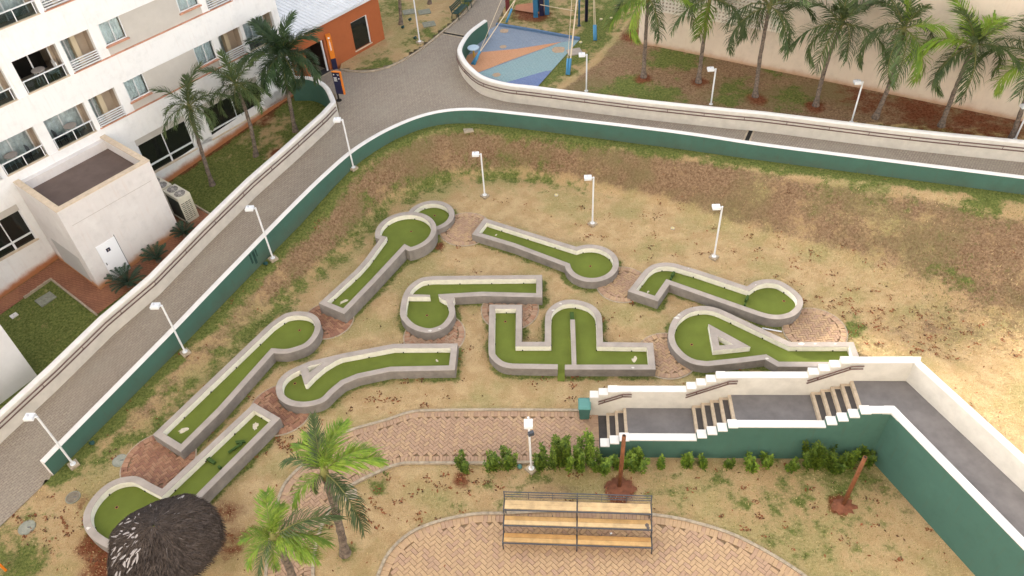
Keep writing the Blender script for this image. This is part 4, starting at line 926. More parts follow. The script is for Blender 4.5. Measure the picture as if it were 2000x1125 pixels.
# balcony tables and chairs
def balcony_set(s,z,lab,chairs):
    c=FW(s,z,-.48)
    t=thing('balcony_table',c,lab,'table','balcony furniture'); m=MB(); m.cyl((c[0],c[1],z+.70),.30,.03,0,18); m.build('table_top',mat('table_grey',(0.34,0.30,0.27),0.5),t)
    for k in range(4):
        w=k*math.pi/2+.6; m=MB(); m.tube([(c[0]+.25*math.cos(w),c[1]+.25*math.sin(w),z),(c[0]+.2*math.cos(w),c[1]+.2*math.sin(w),z+.70)],.018,0,5); m.build('leg',M_WHITE2,t)
    for (ds,do,l2,white) in chairs:
        p=FW(s+ds,z,-.48+do); mm=M_WHITE2 if white else M_STEEL
        t=thing('balcony_chair',p,l2,'chair','balcony furniture'); m=MB(); m.box((p[0],p[1],z+.43),(.42,.42,.04),0,DV); m.build('seat',mm,t)
        q=FW(s+ds+.2*np.sign(ds),z,-.48+do); m=MB(); m.box((q[0],q[1],z+.66),(.05,.40,.36),0,DV); m.build('backrest',mm,t)
        for a in (-.17,.17):
            for b in (-.17,.17): r=FW(s+ds+a,z,-.48+do+b); m=MB(); m.tube([(r[0],r[1],z),(r[0],r[1],z+.42)],.018,0,5); m.build('leg',mm,t)
balcony_set(12.1,5.22,'round grey table on the lowest balcony right above the roof of the annex',[(-.62,0,'black chair on the lowest balcony right above the roof of the annex',0)])
balcony_set(9.1,5.22,'round grey table on the lowest balcony at the left picture edge',[(.55,.1,'black chair on the lowest balcony at the left picture edge',0)])
balcony_set(11.95,8.26,'round table behind glass on the dark open balcony of the middle row',[(.55,.1,'pale chair on the dark open balcony of the middle row',1)])
# ================================================================ ANNEX
AS0,AS1,AO=8.49,13.23,3.93; AZ=5.0
AN=thing('service_annex',FW(10.8,.4,AO),'windowless grey white block with flat brown roof and white door before the hotel','annex')
footwall(AN,'front_wall',M_ANNEX,AS0,AS1,4.95,AO,0,gzw)
for s,nm in ((AS0,'side_wall'),(AS1,'side_wall')):
    mb=MB(); vs=[]; hs=[-.6,0,.12,.25,.4,.6,.85]
    n=10
    for i in range(n):
        w=FW(s,0,AO*i/(n-1)-.04*(i==0)); g=gzw(w)
        for h_ in hs: vs.append((w[0],w[1],g+h_))
        vs.append((w[0],w[1],4.95))
    mb.add(vs,[(i*8+j,(i+1)*8+j,(i+1)*8+j+1,i*8+j+1) for i in range(n-1) for j in range(7)]); o=mb.build(nm,M_ANNEX,AN); at=o.data.attributes.new('foot','FLOAT','POINT'); at.data.foreach_set('value',[[1.2,1.1,.95,.7,.4,.12,0,0][j%8] for j in range(len(vs))])
fpart(AN,'parapet',M_ANNEX,(AS0+.012,AS1-.012,4.2,4.95,AO-.012,AO-.25),(AS0+.012,AS0+.25,4.2,4.95,-.1,AO-.25),(AS1-.25,AS1-.012,4.2,4.95,-.1,AO-.25),(AS0+.25,AS1-.25,4.2,4.86,-.05,.32))
fpart(AN,'coping',M_COPING,(AS0-.02,AS1+.02,4.95,5.0,AO+.02,AO-.27),(AS0-.02,AS0+.27,4.951,5.001,0.03,AO-.271),(AS1-.27,AS1+.02,4.951,5.001,0.03,AO-.271))
fpart(AN,'roof_deck',M_ROOFBR,(AS0+.2,AS1-.2,4.3,4.42,.1,AO-.2))
fpart(AN,'facade_groove',M_CONC,(AS0+.3,AS1-.3,3.98,3.995,AO+.003,AO-.1))
r=lambda u,v:FAC(u,v,AO)
d0=r(220,545)[0]; d1=r(256.5,526)[0]; zb=r(238,536)[1]; d1=d0+.98
dr=fpart(AN,'door',mat('door_white',(0.80,0.80,0.83),0.5),(d0,d1,zb,zb+2.1,AO+.03,AO-.05)); fpart(dr,'handle',M_STEEL,(d0+.07,d0+.1,zb+.95,zb+1.08,AO+.075,AO+.03)); fpart(dr,'door_sign',M_NAVY,(d0+.36,d0+.56,zb+1.55,zb+1.75,AO+.036,AO+.03)); fpart(dr,'sign_mark',M_CONCL,(d0+.43,d0+.49,zb+1.61,zb+1.68,AO+.039,AO+.036))
fpart(AN,'door_gap',M_STEEL,(d1+.003,d1+.03,zb,zb+2.2,AO+.012,AO-.05)); fpart(AN,'louvre_panel',mat('louvre_grey',(0.44,0.42,0.40),0.8),(AS0-.012,AS0+.02,.35,1.9,.7,3.3))
for i in range(14): pass
lv=MB()
for i in range(15): fbox(lv,AS0-.03,AS0-.012,.42+.1*i,.47+.1*i,.75,3.25)
lv.build('louvre_slats',mat('louvre_grey',(0.44,0.42,0.40),0.8),AN)['kind']='stuff'
# paving round the annex
zpv=lambda p:float(hotel_z(p[0],p[1]))+.03
m=MB()
for seg in (((6.0,0.0),(AS0,0.0),(AS0,1.0),(6.0,1.0)),((AS0-1.0,1.0),(AS0,1.0),(AS0,AO),(AS0-1.0,AO)),((AS0-1.0,AO),(AS1+.3,AO),(AS1+.3,AO+1.3),(AS0-1.0,AO+1.3)),((AS1,0.4),(AS1+1.6,0.4),(AS1+1.6,AO+.6),(AS1,AO+.6)),((-6,0),(6.0,0.0),(6.0,1.0),(-6,1.0))):
    ps=[FW(s,0,o) for s,o in seg]; m.add([(p[0],p[1],zpv(p)) for p in ps],[(0,1,2,3)])
o=m.build('annex_paving',paver_mat('red_pavers',(0.30,0.13,0.075),(0.25,0.11,0.065),(0.12,0.05,0.03),.25,.125,0.4,(0.33,0.15,0.08))); tag(o,kind='structure')
m=MB()
for (s0,o0,s1,o1) in ((6.0,1.04,AS0-1.04,1.04),(AS0-1.04,1.04,AS0-1.04,AO+1.34),(AS1+1.64,.4,AS1+1.64,AO+.6)):
    a=FW(s0,0,o0)[:2]; b=FW(s1,0,o1)[:2]; d=b-a; l=np.linalg.norm(d); n=4
    for i in range(n):
        p=a+d*(i+.5)/n; m.box((*p,zpv(p)+.02),(l/n,.08,.14),0,d/l)
tag(m.build('paving_kerb',M_CONCL),kind='structure')
# ---- air conditioners
def ac(s0,o1,z,lab):
    t=thing('air_conditioner',FW(s0+.36,z,o1-.6),lab,'air conditioner','outdoor units beside the annex')
    fpart(t,'casing',M_ACC,(s0,s0+.72,z+1.45,z+1.64,o1,o1-1.28),(s0,s0+.05,z+.08,z+1.45,o1,o1-.05),(s0+.67,s0+.72,z+.08,z+1.45,o1,o1-.05),(s0,s0+.72,z+.08,z+.16,o1,o1-1.28),(s0+.62,s0+.72,z+.16,z+1.45,o1-.02,o1-1.28),(s0,s0+.05,z+.16,z+1.45,o1-1.23,o1-1.28))
    fpart(t,'coil',mat('ac_coil',(0.05,0.055,0.045),0.7),(s0+.03,s0+.61,z+.16,z+1.45,o1-.06,o1-1.22))
    g=MB()
    for i in range(11): fbox(g,s0+.05,s0+.67,z+.19+.108*i,z+.235+.108*i,o1-.005,o1-.04)
    for i in (1,2): fbox(g,s0+.05+.2*i,s0+.08+.2*i,z+.16,z+1.3,o1-.001,o1-.045)
    fbox(g,s0+.05,s0+.67,z+1.28,z+1.45,o1-.002,o1-.042)
    g.build('grille',M_ACC,t)
    for i in range(2):
        c=FW(s0+.36,0,o1-.33-.62*i); m=MB(); m.cyl((c[0],c[1],z+1.641),.27,.012,0,18); f=m.build('fan',M_BLACK,t)
        m=MB()
        for r_ in (.09,.15,.21,.27): m.tube([(c[0]+r_*math.cos(w),c[1]+r_*math.sin(w),z+1.668) for w in np.linspace(0,2*math.pi,19)],.012,0,4,False)
        for w in np.linspace(0,math.pi,5)[:-1]: m.tube([(c[0]-.28*math.cos(w),c[1]-.28*math.sin(w),z+1.664),(c[0]+.28*math.cos(w),c[1]+.28*math.sin(w),z+1.664)],.010,0,4)
        m.cyl((c[0],c[1],z+1.655),.06,.02,0,10); m.build('guard',mat('ac_guard',(0.40,0.37,0.34),0.6),f)
    fpart(t,'foot_rail',M_CONC,(s0+.05,s0+.67,z-.1,z+.08,o1-.05,o1-.15),(s0+.05,s0+.67,z-.1,z+.08,o1-1.13,o1-1.23))
pz0=float(hotel_z(*P2(368,439,.7))); q=P(368,439,pz0); s_=DV@q[:2]; o_=NV@q[:2]-NOFF
ac(s_,o_,pz0,'cream outdoor air conditioner with two top fans and dark grille beside the annex')
ac(s_-.12,o_-1.42,pz0,'second cream air conditioner, mostly hidden behind the corner of the annex')
# ---- block at the left picture edge
z0=float(hotel_z(*P2(73,734,-.3))); c=P2(73,734,z0); s_=DV@c; o_=NV@c-NOFF
t=thing('side_block',(*c,z0),'plain pale wall corner of a building cut off by the left picture edge','building'); footwall(t,'wall',mat('block_paint',(0.63,0.61,0.61),0.85,0.06,2),s_-9,s_,6.0,o_,0,gzw)
fpart(t,'wall_core',M_ANNEX,(s_-9,s_-.0,-1.5,6.0,o_-.01,o_-2.0))
fpart(t,'roof',M_COPING,(s_-9,s_+.01,6.0,6.06,o_+.01,o_-2.0))
# ================================================================ ORANGE HOUSE
q=P2(752,78,ZP); OO=float(NV@q-NOFF); s1=float(DV@q)
f=lambda u,v:FAC(u,v,OO)
ez=f(655,27)[1]
OH=thing('orange_house',FW(s1-3,ZP,OO),'single-storey orange house with pale ribbed metal roof and one dark window','house')
s0=SEND+.22; w0,wz1=f(684,45); w1=f(716,29)[0]; wz0=f(708,92)[1]; d1=f(641,120)[0]; d0=d1-1.5; dz=f(640,72)[1]
wz0=max(wz0,ZP+.25)
fpart(OH,'wall',M_ORANGE,(s0,d0,ZP-.3,ez-.02,OO,OO-.25),(d0,d1,dz,ez-.02,OO,OO-.25),(d1,w0,ZP-.3,ez-.02,OO,OO-.25),(w0,w1,wz1,ez-.02,OO,OO-.25),(w0,w1,ZP-.3,wz0,OO,OO-.25),(w1,s1,ZP-.3,ez+.5,OO,OO-.25),(s1-.25,s1,ZP-.3,ez+.5,OO-.251,OO-8))
w=fpart(OH,'window',M_WHITE2,(w1-.09,w1,wz0,wz1,OO-.05,OO-.12),(w0,w0+.03,wz0,wz1,OO-.05,OO-.12),(w0+.03,w1-.09,wz1-.05,wz1,OO-.05,OO-.12)); fpart(w,'pane',M_DARKGLASS,(w0+.03,w1-.09,wz0,wz1-.05,OO-.08,OO-.1)); fpart(w,'sill',M_COPING,(w0-.05,w1+.03,wz0-.06,wz0-.002,OO+.05,OO-.1))
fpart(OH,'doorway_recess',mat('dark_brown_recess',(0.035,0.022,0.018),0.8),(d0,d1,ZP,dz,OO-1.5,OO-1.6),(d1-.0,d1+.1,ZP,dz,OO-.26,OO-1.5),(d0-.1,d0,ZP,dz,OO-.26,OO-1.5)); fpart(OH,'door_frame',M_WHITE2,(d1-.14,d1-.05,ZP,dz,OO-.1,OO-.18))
m=MB(); m.prism([tuple(P2(*q,ZP)) for q in ((606,147),(622,153),(648,138),(637,134))],ZP+.03,ZP+.045); m.build('door_mat',mat('black_mat',(0.045,0.04,0.042),0.95),OH)
m=MB(); m.prism([tuple(P2(*q,ZP)) for q in ((620,153),(623,154.5),(652,138.5),(650,137))],ZP+.027,ZP+.036); m.build('threshold',M_CONCL,OH)
rm=MB(); n=int((s1-.5-s0)/.27)
for i in range(n+1):
    s_=s0+.27*i; prof=[(0,0),(.17,0),(.19,.05),(.25,.05),(.27,0)]
    for (a,za),(b,zb) in zip(prof[:-1],prof[1:]):
        p0=FW(s_+a,ez+za,OO+.18); p1=FW(s_+b,ez+zb,OO+.18); p2=FW(s_+b,ez+zb+.85,OO-8); p3=FW(s_+a,ez+za+.85,OO-8); rm.add([p0,p1,p2,p3],[(0,1,2,3)])
rm.build('metal_roof',M_ROOF,OH); fpart(OH,'fascia',M_ROOF,(s0,s1-.25,ez-.16,ez-.004,OO+.17,OO+.05))
# ---- signs
def sign_lines(t,c,ax,face,lines,z,mname='lettering'):
    m=MB()
    for (dx,dz,w,h) in lines:
        p=np.array(c)+np.array(ax)*dx; m.box((p[0]+face[0]*.004,p[1]+face[1]*.004,z+dz),(w,.006,h),0,ax)
    return m.build(mname,M_WHITETXT,t)
b=P(655,135,ZP); hh=VH((655,135),(643,66),ZP); fx=np.array((.93,.37)); fx/=np.linalg.norm(fx); fn=np.array((fx[1],-fx[0]))
t=thing('totem_sign',(b[0],b[1],ZP),'tall slim orange totem sign with navy foot by the doorway of the orange house','sign')
m=MB(); m.box((b[0],b[1],ZP+hh*.16),(.30,.14,hh*.32),0,fx); m.build('foot_panel',M_NAVY,t); m=MB(); m.box((b[0],b[1],ZP+hh*.66),(.30,.14,hh*.68),0,fx); m.build('panel',M_SIGNO,t)
sign_lines(t,(b[0]+fn[0]*.07,b[1]+fn[1]*.07),fx,fn,[(.0,hh*.90,.12,.10),(.0,hh*.82,.05,.05)]+[(random.uniform(-.008,.008),hh*.78-.062*i,.085,.035) for i in range(9)],ZP)
b=P(662.5,197,ZP); fx=np.array((.95,-.30)); fx/=np.linalg.norm(fx); fn=np.array((fx[1],-fx[0]))
t=thing('directory_sign',(b[0],b[1],ZP),'navy directory board with orange edges on a black post beside the curved white wall','sign')
pc=b[:2]+fx*.20
m=MB(); m.tube([(b[0],b[1],ZP+.02),(b[0],b[1],ZP+1.95)],.05,0,10); m.cyl((b[0],b[1],ZP+.02),.16,.04,0,16); m.build('post',M_BLACK,t)
m=MB(); m.box((pc[0]+fn[0]*.03,pc[1]+fn[1]*.03,ZP+1.20),(.48,.06,1.38),0,fx); m.build('panel',M_NAVY,t)
m=MB(); e=pc+fx*.275; m.box((e[0]+fn[0]*.03,e[1]+fn[1]*.03,ZP+1.225),(.07,.12,1.43),0,fx); m.box((pc[0]+fn[0]*.03,pc[1]+fn[1]*.03,ZP+1.92),(.478,.12,.06),0,fx); m.build('edge_trim',M_SIGNO,t)
sign_lines(t,(pc[0]+fn[0]*.062,pc[1]+fn[1]*.062),fx,fn,[(-.14,1.74,.07,.07),(.12,1.76,.14,.02),(.12,1.71,.10,.02),(.14,1.50,.06,.06)]+[(-.09,1.56-.055*i,.2-.03*(i%2),.022) for i in range(5)],ZP)
# ================================================================ BEIGE WALL WITH LATTICE (upper right)
bw=[(1265,89),(1380,113),(1500,138),(1749,188.5),(2000,238)]
BWL=[]
for u,v in bw:
    z=2.5
    for _ in range(8): p=P2(u,v,z); z=float(play_z(*p))
    BWL.append(np.array((p[0],p[1],z)))
d=(BWL[-1]-BWL[0])[:2]; d/=np.linalg.norm(d); nb=np.array((-d[1],d[0])); a0=BWL[0][:2]; aL=float((BWL[-1][:2]-a0)@d)
ZB=12.5
t=thing('boundary_wall',(*a0,2.4),'long high beige rendered wall behind the row of palms at the upper right','wall')
mb=MB(); vs=[]; n=40
arc=[a0-d*.9+nb*.9*1+d*0.9*(1-math.cos(w))+nb*(-.9*math.sin(w)) for w in np.linspace(0,math.pi/2,7)]
pts=[arc[0]+nb*6]+arc+[a0+d*(aL+14)*i/n for i in range(1,n+1)]
hs=[-.8,0,.15,.3,.5,.8]
for p in pts:
    g=float(play_z(*p))
    for h_ in hs: vs.append((p[0],p[1],g+h_))
    vs.append((p[0],p[1],ZB))
k=7; mb.add(vs,[(i*k+j,(i+1)*k+j,(i+1)*k+j+1,i*k+j+1) for i in range(len(pts)-1) for j in range(k-1)])
def wall_at(u,v):
    r=RW@np.array([u-1000,v-562.5,FPX]); tt=((a0-CAMP[:2])@nb)/(r[:2]@nb); p=CAMP+r*tt; return float((p[:2]-a0)@d),float(p[2])
l0,lz=wall_at(1279,20); l1=wall_at(1525,64)[0]; lz=wall_at(1400,41)[1]
ob=mb.build('wall_face',M_BEIGEW,t); at=ob.data.attributes.new('foot','FLOAT','POINT'); at.data.foreach_set('value',[[1.1,.9,.6,.35,.1,0,0][j%7] for j in range(len(vs))]); recalc(ob)
# lattice of hollow blocks set into the wall: a proud grid over dark openings
m=MB(); c=a0+d*(l0+l1)/2; m.box((c[0]-nb[0]*.015,c[1]-nb[1]*.015,(lz+7.4)/2),(l1-l0,.03,7.4-lz-.02),0,d); m.build('lattice_shade',mat('lattice_opening',(0.46,0.35,0.27),0.9),t)
m=MB(); st_=.21
x=l0
while x<=l1+.01: c=a0+d*x-nb*.075; m.box((c[0],c[1],(lz+7.4)/2),(.105,.09,7.4-lz),0,d); x+=st_
z=lz
while z<7.4: c=a0+d*(l0+l1)/2-nb*.07; m.box((c[0],c[1],z+.05),(l1-l0+.1,.085,.105),0,d); z+=st_
m.build('lattice',M_LATT,t)['kind']='stuff'
# ================================================================ TALL BLOCK BEYOND (added outside the frame to shade the far gardens and shape the sun patch)
t=thing('far_shade_block',FW(55,ZP,-24),'unseen plain block added beyond the orange house to shade the gardens','tower')
fpart(t,'wall',M_TOWER,(31.0,120,-1.5,93*TAN,-24,-36)); fpart(t,'shade_wing',M_TOWER,(24.7,26.8,-1.5,(61.75-4.7)*TAN,-24,-36),(26.8,31.0,-1.5,(61.75+1.1)*TAN,-24,-36))  # wing tops stepped to outline the sun patch

t=thing('near_shade_block',(0,-10,0),'unseen plain block added behind the viewpoint to cut sky light','tower')  # added block; keeps sky light off faces turned to the camera
m=MB(); m.box((0,-10,22.5),(84,11,47)); m.build('wall',M_TOWER,t); m=MB(); m.box((0,-10,46.2),(84.4,11.4,.4)); m.build('roof',M_TOWER,t)
# ================================================================ LAMP POSTS
def lamp_parts(h,off):
    m=MB(); m.box((0,0,.05),(.36,.36,.12),0); base=m.mesh('footing',M_CONCL)
    m=MB(); m.tube([(0,0,.1),(0,0,h)],.042,0,10); m.cyl((0,0,.11),.11,.03,0,10); pole=m.mesh('pole',M_WHITE2)
    return base,pole
def lamp(u,v,tu,tv,lab,zf=None,rot=None,foot=True,offd=(-1,0.05)):
    p=ON(u,v,zf); h=VH((u,v),(tu,tv),p[2]); 
    t=thing('street_lamp',p,lab,'street lamp','white garden lamp posts'); b,po=lamp_parts(h,offd)
    a=math.atan2(offd[1],offd[0])
    if foot: inst(b,'footing',(0,0,0),(0,0,.75),1,t)
    inst(po,'pole',(0,0,0),(0,0,0),1,t)
    m=MB(); c=np.array((math.cos(a),math.sin(a)))
    m.box((c[0]*.27,c[1]*.27,h-.02),(.35,.30,.12),0,c); m.box((c[0]*.27,c[1]*.27,h+.055),(.26,.21,.03),0,c); m.tube([(0,0,h-.05),(c[0]*.12,c[1]*.12,h-.04)],.03,0,6)
    hd=m.build('lamp_head',M_WHITE2,None); hd.parent=t
    m=MB(); m.box((c[0]*.27,c[1]*.27,h-.09),(.30,.26,.012),0,c); g=m.build('diffuser',mat('lamp_diffuser',(.7,.7,.68),.4),None); g.parent=hd
    m=MB(); m.cyl((c[0]*.30,c[1]*.30,h+.07),.035,.05,0,8); g=m.build('light_sensor',mat('sensor_grey',(.5,.5,.55),.5),None); g.parent=hd
    return t
for a in [(145,909,74,812,'white lamp post at the lower end of the green ramp wall'),(363,690,312,598,'white lamp post between the green ramp wall and the long putting lane'),(534,507,495,407,'white lamp post outside the green ramp wall, left of the keyhole lane'),(691,330,664,234,'white lamp post where the green ramp wall begins to curve'),(947,384,941,300,'white lamp post on the lawn behind the small round green'),(1157,439,1163,346,'white lamp post on the lawn behind the straight keyhole lane'),(1394,504,1409,403,'white lamp post on the lawn behind the zigzag lane')]: lamp(*a)
lamp(1038,918,1035,815,'white lamp post with a dark floodlight standing among shrubs by the brick path',offd=(-.05,-1))
for a in [(1145,181,1148,106,'white lamp post behind the playground wall next to the painted pad'),(1388,207,1400,134,'white lamp post behind the playground wall between the second and third palms'),(1662,242,1690,160,'white lamp post behind the playground wall in front of the beige wall'),(1981,276,2006,205,'white lamp post at the right picture edge beside the last palm')]: lamp(*a,play_z,foot=False)
lamp(820,84,812,-20,'tall white lamp post on the dry lawn beside the orange house',lambda x,y:ZP+.07)
p=ON(1038,918); m=MB(); m.box((p[0]+.06,p[1]-.08,2.45),(.22,.14,.16),0,(.9,.3)); m.tube([(p[0],p[1],2.42),(p[0]+.06,p[1]-.05,2.42)],.03); tag(m.build('floodlight',M_STEEL),'small dark floodlight clamped to the lamp post by the brick path','floodlight')
# ================================================================ PALMS
def frond_mesh(L,droop,nl,ll,up,seed,mats,width=.035):
    rr=random.Random(seed); m=MB(); n=14; C=[]; x=z=0; ang=0.0
    for i in range(n+1):
        C.append(np.array((x,0.04*math.sin(seed+i*.25)*i/n,z))); a=-droop*(i/n)**1.3; x+=L/n*math.cos(a); z+=L/n*math.sin(a)
    m.tube(C,[.028*(1-.8*i/n) for i in range(n+1)],1,4,False)
    for sgn in (-1,1):
        for k in range(nl):
            t=.10+.90*(k+rr.random()*.6)/nl; i=min(n-1,int(t*n)); f=t*n-i; p=C[i]*(1-f)+C[i+1]*f; tg=C[i+1]-C[i]; tg/=np.linalg.norm(tg)
            sd=np.array((0,sgn,0.0)); nr=np.cross(tg,sd)*sgn; nr=nr if nr[2]>0 else -nr
            l=ll*(.55+.75*math.sin(math.pi*min(1,t*.85+.12)))*rr.uniform(.8,1.15)
            e=up+rr.uniform(-.55,.55); sw=.55+.5*t+rr.uniform(-.15,.15)
            d=sd*math.cos(e)*math.cos(sw)+tg*math.sin(sw)+nr*math.sin(e)*.8; d/=np.linalg.norm(d)
            w=np.cross(d,(0,0,1)); w/=np.linalg.norm(w)+1e-6; w=w*width*rr.uniform(.7,1.1)
            q=p+d*l*.55; d2=d+np.array((0,0,-.75-.3*rr.random())); d2/=np.linalg.norm(d2); e2=q+d2*l*.5
            m.add([p-w*.5,p+w*.5,q+w*.55,q-w*.55,e2],[(0,1,2,3),(3,2,4)],0)
    return m.mesh('frond',mats,True)
FR={}
def frset(key,mat_,L,nl=46,ll=.5,width=.035):
    FR[key]=[[frond_mesh(L*s,d,nl,ll,u,sd+7*i,[mat_,M_STALK],width) for i,(s,) in enumerate(((1.0,),(.9,)))] for (d,u,sd) in ((.95,.25,1),(1.6,.15,2),(2.1,.0,3))]
frset('mid',M_PALM,2.35,50,.50,.034); frset('dark',M_PALMD,2.35,62,.58,.045); frset('bright',M_PALMY,2.15,50,.60,.036)
def trunk_mesh(base,top,r0,r1,bend=.15,seed=0):
    rr=random.Random(seed); b=np.array((0,0,0.)); t=np.array(top)-np.array(base); m=MB(); n=16; pts=[]; rs=[]
    sd=np.array((rr.uniform(-1,1),rr.uniform(-1,1),0))*bend
    for i in range(n+1):
        f=i/n; pts.append(t*f+sd*math.sin(math.pi*f)+np.array((rr.uniform(-.01,.01),rr.uniform(-.01,.01),0))); r=r0+(r1-r0)*f**.6; r*=1+.5*max(0,.12-f)/.12*.6; rs.append(r*(1+(.07 if i%2 else -.05)))
    rs[0]*=1.25; pts.insert(0,pts[0]-np.array((0,0,.15))); rs.insert(0,rs[0])
    m.tube(pts,rs,0,9); return m.mesh('trunk',M_TRUNK,False)
def palm(base,top,key,lab,n=13,seed=0,r0=.13,r1=.085,sc=1.0,dirs=None,group='feathery queen palms',spear=True,mix=None):
    rr=random.Random(seed); t=thing('palm_tree',base,lab,'palm tree',group); d=np.array(top)-np.array(base)
    inst(trunk_mesh(base,top,r0,r1,.12,seed),'trunk',(0,0,0),(0,0,0),1,t)
    # bundle of leaf bases
    m=MB(); m.tube([(0,0,-.25),(0,0,.05),(0,0,.35)],[r1*1.15,r1*1.25,r1*.5],0,8); inst(m.mesh('crownshaft',M_STALK,True),'crownshaft',tuple(d),(0,0,0),1,t)
    if dirs is None:
        dirs=[]
        for i in range(n):
            f=(i+.5)/n; el=1.3-1.75*f**.9; dirs.append((i*2.39996+rr.uniform(-.25,.25)+seed,el+rr.uniform(-.12,.12),rr.uniform(.85,1.1)))
    for az,el,s in dirs:
        k=0 if el>.75 else (1 if el>.05 else 2)
        kk=key
        if mix and rr.random()<mix[1]: kk=mix[0]
        me=rr.choice(FR[kk][k]); o=inst(me,'frond',(d[0],d[1],d[2]+.1),(rr.uniform(-.25,.25),-el,az),s*sc,t); o.rotation_mode='XYZ'
    if spear:
        o=inst(FR[key][0][1],'spear_leaf',(d[0],d[1],d[2]+.1),(0,-1.42,seed*1.1),(.75*sc,.25*sc,.75*sc),t)
def palm_px(b,tp,key,lab,zf=None,lean=0,**k):
    base=ON(b[0],b[1],zf); top=RAY_Y(tp[0],tp[1],base[1]+lean); palm(base,top,key,lab,**k); return base,top
palm_px((415,361),(371,211),'mid','young palm on the hotel lawn nearest to the annex',hotel_z,n=14,seed=1,r0=.12,sc=.92)
palm_px((500,304),(462,168),'mid','palm on the hotel lawn in front of the left ground-floor window',hotel_z,n=14,seed=2,r0=.12,sc=1.0)
palm_px((577,256),(553,112),'dark','dense dark palm at the hotel corner next to the curved white wall',hotel_z,n=22,seed=3,r0=.13,sc=1.1)
for i,(b,tp,lab,key,n) in enumerate([((1257,150),(1266,-2),'first palm from the left in the row before the beige wall','mid',13),((1364,160),(1386,2),'second palm from the left in the row before the beige wall','mid',13),((1475,188),(1503,16),'third palm from the left in the row before the beige wall','mid',14),((1593,206),(1642,50),'palm before the beige wall growing left of the lamp post there','mid',14),((1709,230),(1765,60),'palm with long hanging fronds right of the lamp post before the beige wall','bright',14),((1838,246),(1900,92),'large palm with a dense bright crown near the right end of the beige wall','bright',16),((1976,270),(2034,118),'palm cut off by the right picture edge before the beige wall','mid',14)]):
    palm_px(b,tp,key,lab,play_z,n=n-2,seed=11+i,r0=.135,r1=.085,sc=1.42,mix=('mid',.72) if key=='bright' else ('bright',.08))
# short palm in the front lawn with fronds placed as in the picture
base=ON(674,1081); top=RAY_Y(634,925,base[1]+.1)
def dirs_to(top,tips):
    out=[]
    for (u,v,dz,s) in tips:
        p=P(u,v,top[2]+dz); d=p-top; out.append((math.atan2(d[1],d[0]),math.atan2(d[2],np.hypot(d[0],d[1]))+.45,np.linalg.norm(d)/2.0*s))
    return out
palm(base,top,'bright','short sturdy palm with broad green fronds beside the brick path',seed=5,r0=.15,r1=.12,group=None,mix=('mid',.55),spear=True,
     dirs=dirs_to(top,[(757,893,-.2,1.05),(735,870,.3,.9),(672,818,.5,1.),(655,842,.9,.85),(598,832,.4,1.),(575,850,.1,.9),(560,893,-.2,1.),(563,985,-.5,1.),(600,990,-.7,.8),(716,1015,-.6,1.05),(690,985,-.8,.8),(610,800,.8,.75)]))
base=ON(585,1180); top=RAY_Y(536,1052,base[1]+.1)
palm(base,top,'bright','yellow-green palm cut off by the bottom picture edge left of the brick path',seed=6,r0=.15,r1=.12,group=None,mix=('mid',.2),
     dirs=dirs_to(top,[(515,955,.4,1.),(548,985,.8,.8),(645,1045,.0,1.1),(650,1010,.5,1.1),(560,965,.3,.9),(466,1060,.1,1.),(470,1110,-.3,1.),(600,1100,-.3,1.),(640,1090,-.5,.9),(540,1130,-.4,.9),(500,1125,-.2,1.0),(480,1030,.5,.8)]))
# slender trunks at the top edge
for u,v,tu,tv,lab in ((783,47,775,-70,'slim tree trunk with grey mottled bark on the dry lawn by the orange house'),(839,7,836,-80,'slim tree trunk cut off by the top picture edge')):
    b=P(u,v,ZP+.07); tp=RAY_Y(tu,tv,b[1]); palm(b,tp,'mid',lab,n=12,seed=int(u),r0=.12,r1=.09,sc=.9,group='palms beyond the top edge')
# ================================================================ CYCADS
def cycad_frond(seed):
    rr=random.Random(seed); m=MB(); n=8; C=[np.array((.85*math.sin(i/n*1.25),0,.75*(i/n)*(1-.62*i/n))) for i in range(n+1)]
    m.tube(C,.010,0,4,False)
    for sgn in (-1,1):
        for k in range(24):
            t=.12+.86*k/24; i=min(n-1,int(t*n)); f=t*n-i; p=C[i]*(1-f)+C[i+1]*f; l=.17*math.sin(math.pi*(.15+.8*t)); d=np.array((.45,sgn*.85,.18)); d/=np.linalg.norm(d); q=p+d*l
            m.add([p+np.array((-.012,0,0)),p+np.array((.012,0,0)),q],[(0,1,2)])
    return m.mesh('frond',M_CYCAD)
CF=[cycad_frond(i) for i in range(3)]
for i,(u,v,sc,lab) in enumerate(((253,560,1.15,'large dark cycad in front of the white annex door'),(310,512,1.0,'cycad behind the white ramp wall, right of the annex door'),(362,462,.8,'small cycad next to the outdoor air conditioner'))):
    p=ON(u,v,hotel_z); t=thing('cycad',p,lab,'cycad','cycads along the hotel side of the ramp wall'); m=MB(); m.cyl((0,0,-.05),.13,.3,0,8,.1); inst(m.mesh('trunk',M_TRUNK),'trunk',(0,0,0),(0,0,0),1,t)
    for k in range(34): inst(random.choice(CF),'frond',(0,0,.2),(random.uniform(-.2,.2),-random.uniform(-.15,.85)*(.4+.6*(k%3)/2),k*2.4),sc*random.uniform(.85,1.1),t)
